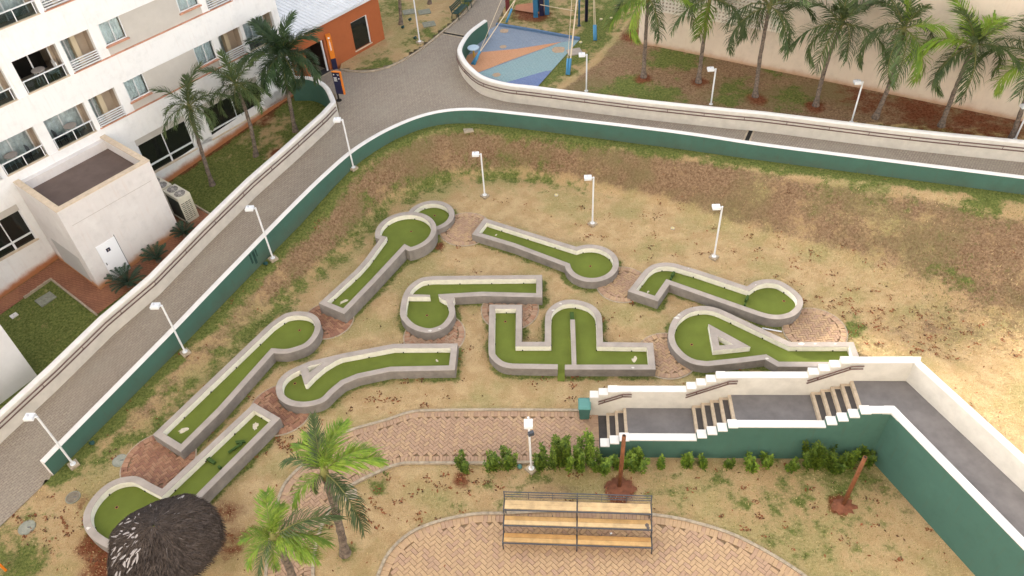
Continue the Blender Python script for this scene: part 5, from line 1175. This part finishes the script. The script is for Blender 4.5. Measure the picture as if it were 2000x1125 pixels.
# ================================================================ SHRUBS
def shrub_mesh(h,w,n,seed):
    rr=random.Random(seed); m=MB(); st=[]
    for k in range(max(3,int(w*9))):
        a=rr.uniform(0,6.28); r=w*.35*rr.random(); top=np.array((r*1.6*math.cos(a),r*1.6*math.sin(a),h*rr.uniform(.6,1.0))); b=np.array((r*.6*math.cos(a),r*.6*math.sin(a),-.05)); m.tube([b,(b+top)/2+np.array((rr.uniform(-.04,.04),rr.uniform(-.04,.04),0)),top],[.012,.009,.004],1,4,False); st.append((b,top))
    for k in range(n):
        b,t=rr.choice(st); f=rr.uniform(.12,1.02); p=b+(t-b)*f; a=rr.uniform(0,6.28); e=rr.uniform(-.2,.9); d=np.array((math.cos(a)*math.cos(e),math.sin(a)*math.cos(e),math.sin(e))); l=rr.uniform(.07,.14); p=p+d*rr.uniform(0,.10*(1.2-f*.6)); s=np.cross(d,(0,0,1)); s/=np.linalg.norm(s)+1e-6; s*=l*.24; q=p+d*l*.5+np.array((0,0,.01)); m.add([p,q+s,p+d*l,q-s],[(0,1,2,3)],0)
    return m
for i,(u,v,h,w,lab) in enumerate([(905,918,.62,.42,'small lone shrub at the left end of the row along the brick path'),(962,918,.6,.6,'low shrub left of the lamp post by the brick path'),(993,916,.75,.7,'bushy shrub just left of the teal ball'),(1056,915,.7,.5,'small pale shrub just right of the path lamp post'),(1082,913,1.45,.8,'tall leafy shrub in the thick of the row by the path'),(1108,912,1.3,.75,'bushy shrub in the middle of the row by the path'),(1132,914,1.15,.7,'dense shrub beside the lower end of the stairs'),(1152,908,1.45,.6,'tall shrub reaching over the bottom stair block'),(1180,920,.85,.75,'dark shrub under the lowest white stair block'),(1207,915,.65,.5,'dark shrub just left of the leaning pole'),(1243,917,.95,.7,'broad dark shrub just right of the leaning pole'),(1290,913,.4,.25,'thin upright shrub under the first landing'),(1345,912,.5,.45,'yellowish low shrub below the second flight of stairs'),(1373,912,.45,.35,'small shrub below the second flight of stairs'),(1468,914,.55,.5,'shrub in the middle of the green wall foot'),(1500,910,.5,.45,'low shrub left of the tallest shrub at the green wall'),(1585,912,1.15,.9,'tallest shrub at the foot of the green wall'),(1622,914,.8,.8,'bushy shrub right of the tallest one at the green wall'),(1655,912,.65,.55,'shrub behind the leaning timber post'),(1690,905,.75,.55,'shrub in the corner of the green walls'),(1545,915,.4,.35,'small yellowish shrub at the foot of the green wall'),(1425,914,.3,.3,'tiny sprig at the foot of the green wall')]):
    p=ON(u,v); t=thing('shrub',p,lab,'shrub','shrubs along the path and the green wall'); h*=1.3; w*=1.3; m=shrub_mesh(h,w,int(620*h*w/.5)+80,i); f=MB(); s=MB()
    me=m.mesh('foliage',[M_SHRUB,M_STEM]); inst(me,'foliage',(0,0,0),(0,0,i),1,t)
p=ON(754,930); m=shrub_mesh(.35,.12,14,99); t=thing('sapling',p,'tiny bare sapling in a green ring on the lawn by the path','sapling'); inst(m.mesh('twig',[M_SHRUB,M_STEM]),'twig',(0,0,0),(0,0,0),1,t)
# ================================================================ THATCHED HUT
HZE=2.15; hc=np.array(P2(326,1060,HZE)); ap=P(299,1026,3.05); rx=np.linalg.norm(P2(432,1040,HZE)-P2(217,1080,HZE))/2
hc=np.array([(P2(217,1075,HZE)[0]+P2(432,1045,HZE)[0])/2,ap[1]-.02]); hc[0]=(hc[0]+ap[0])/2
t=thing('thatched_hut',(*hc,0),'round parasol hut with dark weathered straw thatch over the end of the obstacle lane','hut')
m=MB(); m.tube([(hc[0],hc[1],-.1),(hc[0],hc[1],2.95)],.10,0,10); m.build('post',M_POLE,t,True)
out=[(366,965),(409,988),(432,1027),(428,1063),(393,1112),(330,1148),(262,1150),(215,1122),(218.7,1041),(249,1009.5),(306,981)]
ring=[P(u,v,HZE) for u,v in out]; 
def rim(a):
    best=None
    for i in range(len(ring)):
        p=ring[i][:2]-ap[:2]; q=ring[(i+1)%len(ring)][:2]-ap[:2]; M=np.array([[math.cos(a),-(q-p)[0]],[math.sin(a),-(q-p)[1]]])
        try: s=np.linalg.solve(M,p)
        except Exception: continue
        if s[0]>0 and -1e-6<=s[1]<=1+1e-6: best=s[0] if best is None else max(best,s[0])
    return best or 1.8
RIM=np.array([rim(2*math.pi*k/72) for k in range(72)]); RIM=(RIM+np.roll(RIM,1)+np.roll(RIM,-1))/3
def rimr(a): k=(a/(2*math.pi)*72)%72; i=int(k); return RIM[i]*(1-k+i)+RIM[(i+1)%72]*(k-i)
def roofpt(a,f,lift=0): r=rimr(a)*f; return np.array((ap[0]+r*math.cos(a),ap[1]+r*math.sin(a),3.05-(3.05-HZE)*(f*.75+.25*f*f)+lift))
m=MB(); vs=[roofpt(2*math.pi*k/48,f,-.05) for f in (.02,.25,.5,.75,.97) for k in range(48)]; m.add(vs,[(j*48+k,j*48+(k+1)%48,(j+1)*48+(k+1)%48,(j+1)*48+k) for j in range(4) for k in range(48)]); m.build('roof_base',M_THATCH,t,True)
m=MB(); ml=MB(); rr=random.Random(3)
for k in range(22000):
    a=rr.uniform(0,2*math.pi); f=math.sqrt(rr.random()); l=rr.uniform(.12,.34); f2=min(1.02+.10*rr.random()**2,f+l); a2=a+(.16*math.sin(3*a+4*f)+rr.uniform(-.12,.12))/(.35+f)*l*3; w=rr.uniform(.004,.011)
    p=roofpt(a,f,rr.uniform(0,.05)); q=roofpt(a2,f2,rr.uniform(-.02,.05)); s=np.cross(q-p,(0,0,1)); s/=np.linalg.norm(s)+1e-6; c=(p+q)/2+np.array((0,0,rr.uniform(0,.03))); m.add([p-s*w,p+s*w,c+s*w,q,c-s*w],[(0,1,2,3,4)],0 if (u_:=rr.random())<.62 else (1 if u_<.985 else 2))
m.build('thatch',[M_THATCH,mat('thatch_brown',(.105,.078,.062),.95,.5,9),mat('thatch_grey',(.21,.18,.165),.95,.4,9)],t)['kind']='stuff'
# bleached strips mostly on the west side
for k in range(46):
    a=math.radians(rr.choice([rr.uniform(172,246)]*7+[rr.uniform(0,360)])); f=rr.uniform(.30,.92); l=rr.uniform(.05,.16); p=roofpt(a,f,.055); q=roofpt(a+rr.uniform(-.12,.12),min(1.03,f+l),.06); s=np.cross(q-p,(0,0,1)); s/=np.linalg.norm(s); w=rr.uniform(.02,.065); mid=(p+q)/2+s*rr.uniform(-.03,.03); ml.add([p-s*w*.4,p+s*w*.5,mid+s*w,q+s*w*.2,q-s*w*.4,mid-s*w*.7],[(0,1,2,3,4,5)])
ml.build('bleached_straw',M_THATCHL,t)['kind']='stuff'
# ================================================================ BLEACHER
bl,br=np.array(P2(983.3,1073)),np.array(P2(1272,1083)); bx=(br-bl)/np.linalg.norm(br-bl); bn=np.array((-bx[1],bx[0])); BL=np.linalg.norm(br-bl)
def BW(a,d,z): p=bl+bx*a+bn*d; return (float(p[0]),float(p[1]),float(z))
t=thing('bleacher',BW(BL/2,.6,0),'three-tier steel bleacher with honey-coloured wooden benches on the brick terrace','bleacher')
rows=[(.46,.0,.39),(.76,.50,.88),(1.06,.93,1.33)]
z0=.045
for ri,(h,d0,d1) in enumerate(rows):
    for si,(a0,a1) in enumerate(((.03,BL/2-.03),(BL/2+.03,BL-.03))):
        for pi in range(2):
            w=(d1-d0-.05)/2; c=BW((a0+a1)/2,d0+.035+w*(pi+.5),h+.01); m=MB(); m.box(c,(a1-a0,w-.008,.035),0,bx); k={2:0,1:1,0:2}[ri]
            m.build('plank',M_WOOD[k if pi==1 or ri==2 else max(0,k-1)],t)
    m=MB(); m.tube([BW(-.02,d0,h),BW(BL+.02,d0,h)],.028,0,6); m.build('front_rail',M_STEEL,t)
    m=MB(); m.tube([BW(0,d1,h-.02),BW(BL,d1,h-.02)],.02,0,6); m.tube([BW(0,d1+.02,h-.15),BW(BL,d1+.02,h-.15)],.013,0,5); m.build('rear_rail',M_STEEL,t)
for a in (0,BL/2,BL):
    m=MB()
    for (h,d0,d1) in rows: m.tube([BW(a,d0,z0 if d0==0 else h-.32),BW(a,d0,h)],.024,0,6); m.tube([BW(a,d0,h),BW(a,d1+.06,h-.01)],.022,0,6)
    m.tube([BW(a,.0,.2),BW(a,1.0,.72)],.018,0,6); m.tube([BW(a,1.36,z0),BW(a,1.36,1.06),BW(a,1.40,1.50)],.024,0,6); m.tube([BW(a,.55,z0),BW(a,.55,.75)],.022,0,6); m.tube([BW(a,.97,z0),BW(a,.97,1.05)],.022,0,6)
    m.build('frame',M_STEEL,t,True)
for z in (1.18,1.32,1.48): m=MB(); m.tube([BW(0,1.39,z),BW(BL,1.39,z)],.016 if z<1.45 else .022,0,6); m.build('back_rail',M_STEEL,t)
for i in (1,2,4,5):
    a=BL*i/6; m=MB(); m.tube([BW(a,1.38,1.05),BW(a,1.40,1.48)],.011,0,5); m.build('back_baluster',M_STEEL,t)
    for (h,d0,d1) in rows[:2]: m=MB(); m.tube([BW(a,d1+.03,h-.16),BW(a,d1+.03,h+.10)],.008,0,4); m.build('rail_strut',M_STEEL,t)
p=BW(BL*.73,.47,.5); m=MB(); m.box(p,(.07,.05,.03),0,(.9,.4)); tag(m.build('paper_scrap',M_WHITE2),'scrap of white paper caught between the lower bleacher rows','litter')
p=BW(BL-.16,.66,.795); m=MB(); m.cyl((p[0],p[1],p[2]),.07,.015,0,10); m.cyl((p[0]+.02,p[1]-.1,p[2]),.055,.02,0,10); tag(m.build('dropped_cloth',mat('grey_cloth',(.12,.10,.09),.9)),'small dark cloth lying at the right end of the middle bench','cloth')
# ================================================================ POLES, BIN, SMALL LIGHTS, COVERS
for (b,tp,lab) in (((1209,951),(1219,851),'upright brown timber post in a mound of red soil below the stairs'),((1646,986),(1690,893),'leaning brown timber post in red soil on the lower right lawn')):
    a=ON(*b); h=VH(b,tp,a[2]); tpp=RAY_Y(tp[0],tp[1],a[1]); t=thing('timber_post',a,lab,'post','bare timber posts on the lower lawn')
    m=MB(); m.tube([a-np.array((0,0,.3)),a+(tpp-a)*.5+np.array((.01,0,0)),tpp],[.085,.078,.07],0,10); m.build('shaft',M_POLE,t,True)
    e=(tpp-a)/np.linalg.norm(tpp-a); m=MB(); m.tube([tpp-e*.02,tpp+e*.004],.045,0,8); m.build('hollow_end',M_BLACK,t)
    m=MB(); n=20; vs=[(a[0],a[1],.10)]; rr=random.Random(int(b[0])); big=.62 if b[0]<1500 else .45
    for ring_,zz in ((.4,.085),(.75,.04),(1.0,-.02)):
        for k in range(n): r_=big*ring_*(1+.18*math.sin(3*k+ring_)+rr.uniform(-.1,.1)); vs.append((a[0]+r_*math.cos(6.283*k/n),a[1]-.06+r_*.8*math.sin(6.283*k/n),zz+rr.uniform(-.015,.015)))
    m.add(vs,[(0,1+k,1+(k+1)%n) for k in range(n)]+[(1+j*n+k,1+(j+1)*n+k,1+(j+1)*n+(k+1)%n,1+j*n+(k+1)%n) for j in range(2) for k in range(n)]); m.build('soil_mound',M_SOIL,t,True)
p=ON(1141,815); t=thing('wheelie_bin',p,'teal plastic wheelie bin at the foot of the white stair wall','bin'); fx=SE; 
def loft(m,secs,mm=0):
    o=len(m.v)
    for (c,w,d,z) in secs:
        for a,b in ((-1,-1),(1,-1),(1,1),(-1,1)): q=np.array(c)+fx*a*w/2+SN*b*d/2; m.v.append((q[0],q[1],z))
    for i in range(len(secs)-1):
        for k in range(4): m.f.append((o+i*4+k,o+i*4+(k+1)%4,o+(i+1)*4+(k+1)%4,o+(i+1)*4+k)); m.m.append(mm)
    m.f.append((o+3,o+2,o+1,o)); m.m.append(mm); e=o+4*(len(secs)-1); m.f.append((e,e+1,e+2,e+3)); m.m.append(mm)
c=p[:2]; m=MB(); loft(m,[(c,.36,.38,.12),(c,.46,.50,.80),(c,.49,.53,.82),(c,.49,.53,.86)]); m.build('body',M_TEAL,t)
m=MB(); loft(m,[(c-SN*.02,.50,.56,.865),(c-SN*.02,.49,.55,.90),(c,.40,.44,.935)]); m.build('lid',mat('teal_lid',(.075,.21,.185),.45,spec=.5),t)
for s in (-1,1):
    m=MB(); q=c+fx*s*.17+SN*.2; m.tube([(*(q-fx*.03),.13),(*(q+fx*.03),.13)],.12,0,12); m.build('wheel',M_BLACK,t)
m=MB(); q=c+SN*.31; m.tube([(*(q-fx*.2),.84),(*(q+fx*.2),.84)],.018,0,6); m.build('handle',M_TEAL,t)
for u,v,lab in ((182,869,'small dark green garden spotlight at the lower end of the ramp wall'),(520,519,'small dark green garden spotlight beside the third ramp lamp'),(811,78,'small dark spotlight beside the tall lamp post on the dry lawn'),(801,42,'small dark spotlight on the dry lawn by the slim trunk'),(787,57,'small dark stake light at the foot of the slim trunk')):
    zf=golf_z if u<600 else (lambda x,y:ZP+.07); p=ON(u,v,zf); t=thing('garden_spotlight',p,lab,'spotlight','small garden spotlights'); mm=mat('spot_green',(.012,.05,.045),.5)
    m=MB(); m.tube([p,p+np.array((0,0,.12))],.02,0,6); m.build('spike',M_BLACK,t); m=MB(); m.tube([p+np.array((-.07,.02,.12)),p+np.array((.07,-.04,.2))],[.075,.09],0,10); m.build('lamp_body',mm,t)
p=ON(1015,914); m=MB(); bm_=bmesh.new(); bmesh.ops.create_uvsphere(bm_,u_segments=18,v_segments=12,radius=.10); me=bpy.data.meshes.new('play_ball'); bm_.to_mesh(me); bm_.free(); me.polygons.foreach_set('use_smooth',[True]*len(me.polygons)); me.materials.append(M_TEAL); o=inst(me,'play_ball',(p[0],p[1],p[2]+.09)); tag(o,'small round teal ball lying on the grass by the path lamp','ball')
def cover(u,v,r,lab,zf=None,square=False,m_=None):
    p=ON(u,v,zf); t=thing('manhole_cover',p,lab,'manhole cover','inspection covers in the lawns'); m=MB()
    if square: m.box((p[0],p[1],p[2]+.02),(r*2,r*1.7,.07),0,DV if u<400 else (.97,.2)); m.build('slab',m_ or M_MANH,t); m=MB(); m.box((p[0],p[1],p[2]+.058),(r*.3,.04,.02),0,(1,0)); m.build('lift_grip',M_CONC,t)
    else:
        m.cyl((p[0],p[1],p[2]-.05),r,.085,0,28); m.build('rim',M_MANH,t); m=MB(); m.cyl((p[0],p[1],p[2]+.0),r*.86,.042,0,28); m.build('lid',m_ or mat('cover_grey',(.27,.27,.22),.9,.25,9),t); m=MB(); m.box((p[0]+r*.3,p[1],p[2]+.045),(.12,.03,.012)); m.build('lift_grip',M_STEEL,t)
cover(234.5,900,.30,'round grey manhole cover touching the large red brick pad'); cover(143,972,.28,'dark-rimmed round manhole cover left of the round lane end',m_=mat('cover_dark',(.20,.165,.12),.9,.4,9)); cover(53,1031,.31,'round grey-green manhole cover nearest the bottom-left corner')
cover(915,255,.26,'small square pale slab in the grass below the curved green wall',square=True,m_=M_CONCL); cover(90,585,.40,'square grey slab in the hotel lawn left of the annex',hotel_z,True); cover(28,617,.16,'small pale cover in the hotel lawn at the left edge',hotel_z,True,M_WHITE)
for u,v,lab in ((799,24,'square grey inspection slab nearest the slim trunk'),(829,24,'greenish square inspection slab in the middle of three on the dry lawn'),(838,48,'square inspection slab nearest the path on the dry lawn')): cover(u,v,.42,lab,lambda x,y:ZP+.07,True)
cover(1122,102,.45,'square concrete slab beside the painted playground pad',play_z,True,M_CONC); cover(685,968,.25,'pale concrete slab on the lawn beside the short palm',None,True,M_CONCL)
for u,v,zf,lab in ((1086.5,382,golf_z,'small pale round cap on the lawn between two lamps'),(1313.5,447,golf_z,'small pale round cap on the lawn left of the third lamp'),(1134,83,play_z,'small white cap at the corner of the painted pad'),(1174,38,play_z,'small white cap in the playground grass'),(1194,36,play_z,'small white cap nearest the first palm')):
    p=ON(u,v,zf); t=thing('ground_cap',p,lab,'pipe cap','small pale caps in the grass'); m=MB(); m.cyl((p[0],p[1],p[2]-.03),.10,.09,0,14); m.build('cap',M_CHALK,t); m=MB(); m.cyl((p[0],p[1],p[2]+.06),.06,.012,0,12); m.build('lid',mat('cap_yellow',(.6,.5,.2),.7),t)
a,b=P(1489,641,.06),P(1527,648,.06); m=MB(); m.tube([a,b],.035,0,6); tag(m.build('white_pipe',M_WHITE2),'white pipe lying on the grass between the two right-hand holes','pipe')
# orange framed board at the lower left edge
p=ON(4,1112); t=thing('orange_board',p,'dark board with orange rim cut off by the lower left picture edge','sign'); m=MB(); q=P(-6,1098,.55); m.box((q[0],q[1],.5),(.55,.05,.5),0,(.8,-.6)); m.build('panel',M_BLACK,t); m=MB(); m.box((q[0],q[1],.77),(.62,.08,.05),0,(.8,-.6)); m.box((q[0]+.8*.3,q[1]-.6*.3,.5),(.05,.08,.52),0,(.8,-.6)); m.build('rim',M_SIGNO,t); m=MB(); m.tube([(q[0],q[1]+.03,0),(q[0],q[1]+.03,.4)],.03); m.build('post',M_BLACK,t)
# ================================================================ BENCHES
def bench(c,ax,lab):
    ax=np.array(ax)/np.linalg.norm(ax); ay=np.array((-ax[1],ax[0])); t=thing('park_bench',(*c,ZP),lab,'bench','green park benches by the path')
    W3=lambda a,b,z:(float(c[0]+ax[0]*a+ay[0]*b),float(c[1]+ax[1]*a+ay[1]*b),ZP+.03+z)
    for i in range(4): m=MB(); m.box(W3(0,-.18+.12*i,.43),(1.45,.09,.03),0,ax); m.build('seat_slat',M_BENCHG,t)
    for i in range(3): m=MB(); m.box(W3(0,.30+.03*i,.56+.12*i),(1.45,.03,.09),0,ax); m.build('back_slat',M_BENCHG,t)
    for s in (-.7,.7):
        m=MB(); m.tube([W3(s,-.24,0),W3(s,-.20,.41),W3(s,.24,.41),W3(s,.40,.88)],.03,0,6); m.tube([W3(s,.32,0),W3(s,.24,.41)],.03,0,6); m.tube([W3(s,-.22,.41),W3(s,-.24,.64),W3(s,.28,.66)],.022,0,6); m.build('end_frame',M_BENCHG,t,True)
q1,q2=np.array(P2(903,36,ZP)),np.array(P2(924,15,ZP)); ax=(q2-q1)/np.linalg.norm(q2-q1); nn=np.array((-ax[1],ax[0]))
bench(q1+ax*.35+nn*.3,ax,'nearer dark green bench at the edge of the path'); bench(q1+ax*2.3+nn*.3,ax,'farther dark green bench cut by the top picture edge')
# ================================================================ PLAYGROUND
def flat(name,px,z,m_,kind='structure'):
    m=MB(); poly=[tuple(P2(*p,ZP)) for p in px]; poly=poly if area(poly)>0 else poly[::-1]; m.add([(*p,z) for p in poly],[tuple(range(len(poly)))]); o=m.build(name,m_); recalc(o,True)
    if o.data.polygons[0].normal.z<0: o.data.flip_normals()
    return tag(o,kind=kind)
flat('painted_pad_blue',[(969.7,51),(1131,79.5),(1049,172),(1000,166),(940,150),(905,125),(903,100),(925,78)],ZP+.05,M_PADB)
flat('painted_pad_teal',[(1131,79.7),(1050,171),(1000,166),(933,145),(1097,84)],ZP+.054,M_PADT)
flat('painted_pad_violet',[(985,163.5),(1066.6,140),(1078,139),(1049.5,171.5),(1000,166.5)],ZP+.058,M_PADP)
flat('painted_pad_orange',[(1097,83.5),(1010,97),(925,105),(908,112),(915,130),(935,143),(1000,118)],ZP+.062,M_PADO)
flat('sand_mat',[(1008,12),(1058,6),(1066,22),(1055,30),(1006,22)],ZP+.10,mat('terracotta_mat',(.40,.17,.09),.9,.15,3))
for u,v,r in ((985,62,.30),(983,93,.22),(1091,99,.42),(970,148,.25)):
    p=P2(u,v,ZP); m=MB(); m.prism([(p[0]+r*(1+.12*math.sin(3*k+u))*math.cos(.523*k),p[1]+r*(1+.12*math.cos(2*k+u))*math.sin(.523*k)) for k in range(12)],ZP+.063,ZP+.067); tag(m.build('worn_paint_patch',mat('worn_tan',(.42,.30,.20),.9,.3,9)),kind='structure')
m=MB(); A=[np.array(P2(*p,ZP)) for p in ((969.7,50.6),(1050,64),(1132,79))]
for a,b in zip(A[:-1],A[1:]): d=b-a; l=np.linalg.norm(d); m.box((*(a+b)/2,ZP+.1),(l,.14,.2),0,d/l)
tag(m.build('pad_kerb',mat('blue_kerb',(.10,.17,.28),.8,.2,4)),kind='structure')
RP=thing('rope_climber',P(1145,42,ZP+.02),'tall rope climbing frame with navy mast, cream ropes and blue anchor sleeves','climbing frame')
gp=P(1145,42,ZP); apx=RAY_Y(1150,-215,gp[1]+.0); m=MB(); m.tube([gp,apx],.11,0,10); m.build('mast',M_NAVY,RP,True)
def anchor(us,to,r_=.028):
    for (u,v,du,dv) in us:
        b=P(u,v,ZP+.04); tp=np.array(to); e=(tp-b)/np.linalg.norm(tp-b); m=MB(); m.tube([b,b+e*.95],.075,0,8); m.build('sleeve',M_BLUE,RP,True); m=MB(); m.tube([b+e*.9,tp],r_,0,6); m.build('rope',M_ROPE,RP)
anchor([(921,126,0,0)],apx); anchor([(926,127,0,0)],apx+np.array((-3,1,-1.5)),.016)
anchor([(1107,146,0,0)],apx+np.array((-.6,0,-.5)),.016); anchor([(1111,146,0,0)],apx,.045)
anchor([(1161,79,0,0),(1164,79,0,0)],apx+np.array((.5,3,-1)),.02)
anchor([(989,44,0,0)],apx+np.array((-2,3,-2)),.03)
for (a,b) in (((1055,9),(1120,21)),): m=MB(); m.tube([P(*a,ZP+1.3),P(*b,ZP+1.0)],.02,0,5); m.build('rope',M_ROPE,RP)
p=P(1131,51,ZP); t=thing('play_post',p,'slim blue post standing left of the navy mast','post'); m=MB(); m.tube([p,p+np.array((0,0,3.6))],.06,0,8); m.build('shaft',M_BLUED,t,True); m=MB(); m.cyl((p[0],p[1],p[2]-.02),.14,.06,0,12); m.build('base_plate',M_STEEL,t)
p=P(1058,30,ZP); t=thing('play_tower',p,'cluster of thick blue and navy posts of a play tower at the top edge','play tower')
for dx,dy,mm in ((-.42,-.2,M_BLUED),(.36,.1,M_BLUED),(0,.0,M_NAVY),(-.1,.5,M_BLUED)): m=MB(); m.box((p[0]+dx,p[1]+dy,ZP+2),(.3,.26,4.0)); m.build('tower_post',mm,t)
m=MB(); m.box((p[0],p[1]+.2,ZP+2.7),(1.4,1.2,.08)); m.build('platform',M_BLUED,t)
p=P(992,22,ZP); t=thing('red_play_board',p,'narrow dark red play board beside the path at the top edge','play board'); m=MB(); m.box((p[0],p[1],ZP+.75),(.4,.1,1.3),0,(.5,.86)); m.build('panel',mat('dark_red',(.16,.03,.03),.6),t); m=MB(); m.tube([(p[0],p[1]+.08,ZP),(p[0],p[1]+.08,ZP+1.45)],.045); m.build('post',M_NAVY,t)
p=P(926,112,ZP+.05); t=thing('play_stool',p,'round pale blue disc table on a yellow stem inside the curved wall','stool'); m=MB(); m.cyl((p[0],p[1],p[2]),.055,.62,0,10); m.build('stem',mat('yellow_paint',(.55,.36,.05),.6),t); m=MB(); m.cyl((p[0],p[1],p[2]+.62),.36,.05,0,24); m.build('disc_top',mat('pale_blue',(.33,.42,.50),.5),t)
# ================================================================ GRASS AND DRY LEAVES
def sample_px(u0,u1,v0,v1,n): return rng.uniform(u0,u1,n),rng.uniform(v0,v1,n)
def toworld(u,v,zf):
    c=np.stack([u-1000,v-562.5,np.full(u.shape,FPX)],1)@RW.T; t=((0.0 if zf is golf_z else 2.2)-CAMH)/c[:,2]; x=c[:,0]*t; y=c[:,1]*t
    return x,y,zf(x,y)
def clear(x,y):
    k=inside(GOLFPOLY,x,y)
    for q in HX: k&=~inside(q,x,y)
    return k
def nobrick(x,y):
    k=np.ones(x.shape,bool)
    for (c,r) in PADC: k&=np.hypot(x-c[0],y-c[1])>r
    k&=~inside(PATH,x,y)&~inside(TER,x,y)
    ab=np.stack([x,y],1)-SO; a=ab@SE; b=ab@SN; k&=~((a>-.4)&(a<12)&(b<.3)&(b>-2.05))
    cor=[tuple(nout),tuple(ne),tuple(fe+fnn*.3),tuple(fa+fnn*.3)]; k&=~inside(cor,x,y)
    return k
def blades(name,n,region,hmin,hmax,w,cols,zf=golf_z,wt=None,filt=None):
    u,v=sample_px(*region,n); x,y,z=toworld(u,v,zf); k=(filt or (lambda x,y:clear(x,y)&nobrick(x,y)))(x,y)
    if wt is not None: k&=rng.random(n)<wt(x,y)
    x,y,z=x[k],y[k],z[k]; n=len(x); h=rng.uniform(hmin,hmax,n); a=rng.uniform(0,6.283,n); l=rng.uniform(.2,.9,n)*h; b=rng.uniform(0,6.283,n); ww=w*rng.uniform(.6,1.3,n)
    V=np.empty((n,3,3)); V[:,0]=np.stack([x-ww*np.cos(a),y-ww*np.sin(a),z],1); V[:,1]=np.stack([x+ww*np.cos(a),y+ww*np.sin(a),z],1); V[:,2]=np.stack([x+l*np.cos(b),y+l*np.sin(b),z+h],1)
    me=bpy.data.meshes.new(name); me.vertices.add(3*n); me.loops.add(3*n); me.polygons.add(n)
    me.vertices.foreach_set('co',V.ravel()); me.loops.foreach_set('vertex_index',np.arange(3*n)); me.polygons.foreach_set('loop_start',np.arange(0,3*n,3)); me.polygons.foreach_set('loop_total',np.full(n,3))
    for c in cols: me.materials.append(c)
    at=golf_attrs(x,y) if zf is golf_z else None
    mi=rng.integers(0,len(cols),n)
    if at is not None and len(cols)==4:
        g=at['green']+rng.uniform(-.3,.3,n)>.42; bk=at['bank']+rng.uniform(-.3,.3,n)>.45; mi=np.where(g,2,np.where(bk,1,np.where(rng.random(n)<.25,3,0)))
    me.polygons.foreach_set('material_index',mi.astype(np.int32)); me.update(); me.validate(); o=bpy.data.objects.new(name,me); COL.objects.link(o); tag(o,kind='stuff'); return o
GC=[mat('blade_straw',(.62,.46,.24),.9,.3,2),mat('blade_brown',(.36,.235,.135),.9,.4,2),mat('blade_green',(.17,.20,.05),.9,.35,2),mat('blade_olive',(.42,.36,.15),.9,.3,2)]
blades('dry_grass',70000,(0,2000,240,1125),.03,.075,.016,GC)
blades('bank_grass',90000,(560,2000,250,700),.05,.12,.018,GC,wt=lambda x,y:np.clip(golf_attrs(x,y)['bank']+.1,0,1))
blades('wall_foot_grass',45000,(80,2000,240,960),.03,.07,.013,GC,wt=lambda x,y:np.clip(golf_attrs(x,y)['green'],0,1))
blades('palm_bank_grass',26000,(1050,2000,20,300),.05,.13,.022,[GC[1],GC[1],GC[2]],play_z,None,lambda x,y:inside(BANKR,x,y)&inside(PLPOLY,x,y)&((np.stack([x,y],1)-a0)@nb<-.1))
# leaves: clusters read off the photograph (centre, spread, count)
CL=[(500,795,40,40),(560,690,30,25),(900,700,60,120),(1000,745,110,160),(780,760,60,60),(690,770,40,60),(1130,755,60,90),(520,880,35,90),(560,860,30,60),(600,830,30,40),(740,985,60,170),(850,960,60,110),(900,935,45,120),(930,950,40,60),(600,1000,30,20),(800,1010,30,30),(690,1040,30,25),(160,1000,45,90),(110,1030,40,110),(70,1050,30,60),(190,975,30,60),(250,905,40,20),(200,1085,40,60),(430,1060,50,60),(330,840,60,40),(420,650,90,60),(430,735,40,25),(640,480,50,30),(850,485,20,60),(975,400,15,25),(870,540,60,40),(960,560,60,30),(1100,445,60,40),(1240,470,50,120),(1310,440,60,60),(1400,515,60,60),(1560,525,70,150),(1620,570,60,170),(1660,600,60,150),(1700,640,60,150),(1790,650,60,140),(1850,680,50,120),(1330,540,60,50),(1160,640,60,40),(1270,610,40,20),(1830,620,70,120),(1600,500,60,60),(1950,650,40,60),(1500,480,60,50),(1380,975,90,60),(1600,1000,100,70),(1750,1050,80,70),(1700,960,60,60),(1450,1030,60,30),(1850,1020,60,50),(1100,945,60,50)]
us=[];vs_=[]
for u,v,s,n in CL:
    for _ in range(max(1,n//9)):                                       # leaves lie in small drifts
        cu,cv=rng.normal(u,s),rng.normal(v,s*.55)
        for __ in range(rng.integers(3,13)): us.append(rng.normal(cu,5)); vs_.append(rng.normal(cv,3.0))
us+=list(rng.uniform(0,2000,900)); vs_+=list(rng.uniform(300,1125,900))
u=np.array(us); v=np.array(vs_); x,y,z=toworld(u,v,golf_z); k=clear(x,y); x,y,z=x[k],y[k],z[k]
k=nobrick(x,y)|(rng.random(len(x))<.05); x,y,z=x[k],y[k],z[k]; z=z+np.where(nobrick(x,y),0,.06)
m=MB()
for a,b,c in zip(x,y,z):
    w=random.uniform(0,6.283); l=random.uniform(.03,.075); d=np.array((math.cos(w),math.sin(w),random.uniform(-.1,.5)))*l; s=np.array((-math.sin(w),math.cos(w),random.uniform(-.3,.3)))*l*random.uniform(.35,.6); p=np.array((a,b,c+.035)); m.add([p-d,p+s,p+d,p-s],[(0,1,2,3)],random.randrange(3))
o=m.build('leaf_litter',[M_LITTER,mat('dry_leaf_red',(.27,.085,.035),.9,.3,1),mat('dry_leaf_dark',(.11,.05,.025),.9,.3,1)]); tag(o,kind='stuff')
for o in bpy.data.objects:
    if '_world' in o: del o['_world']
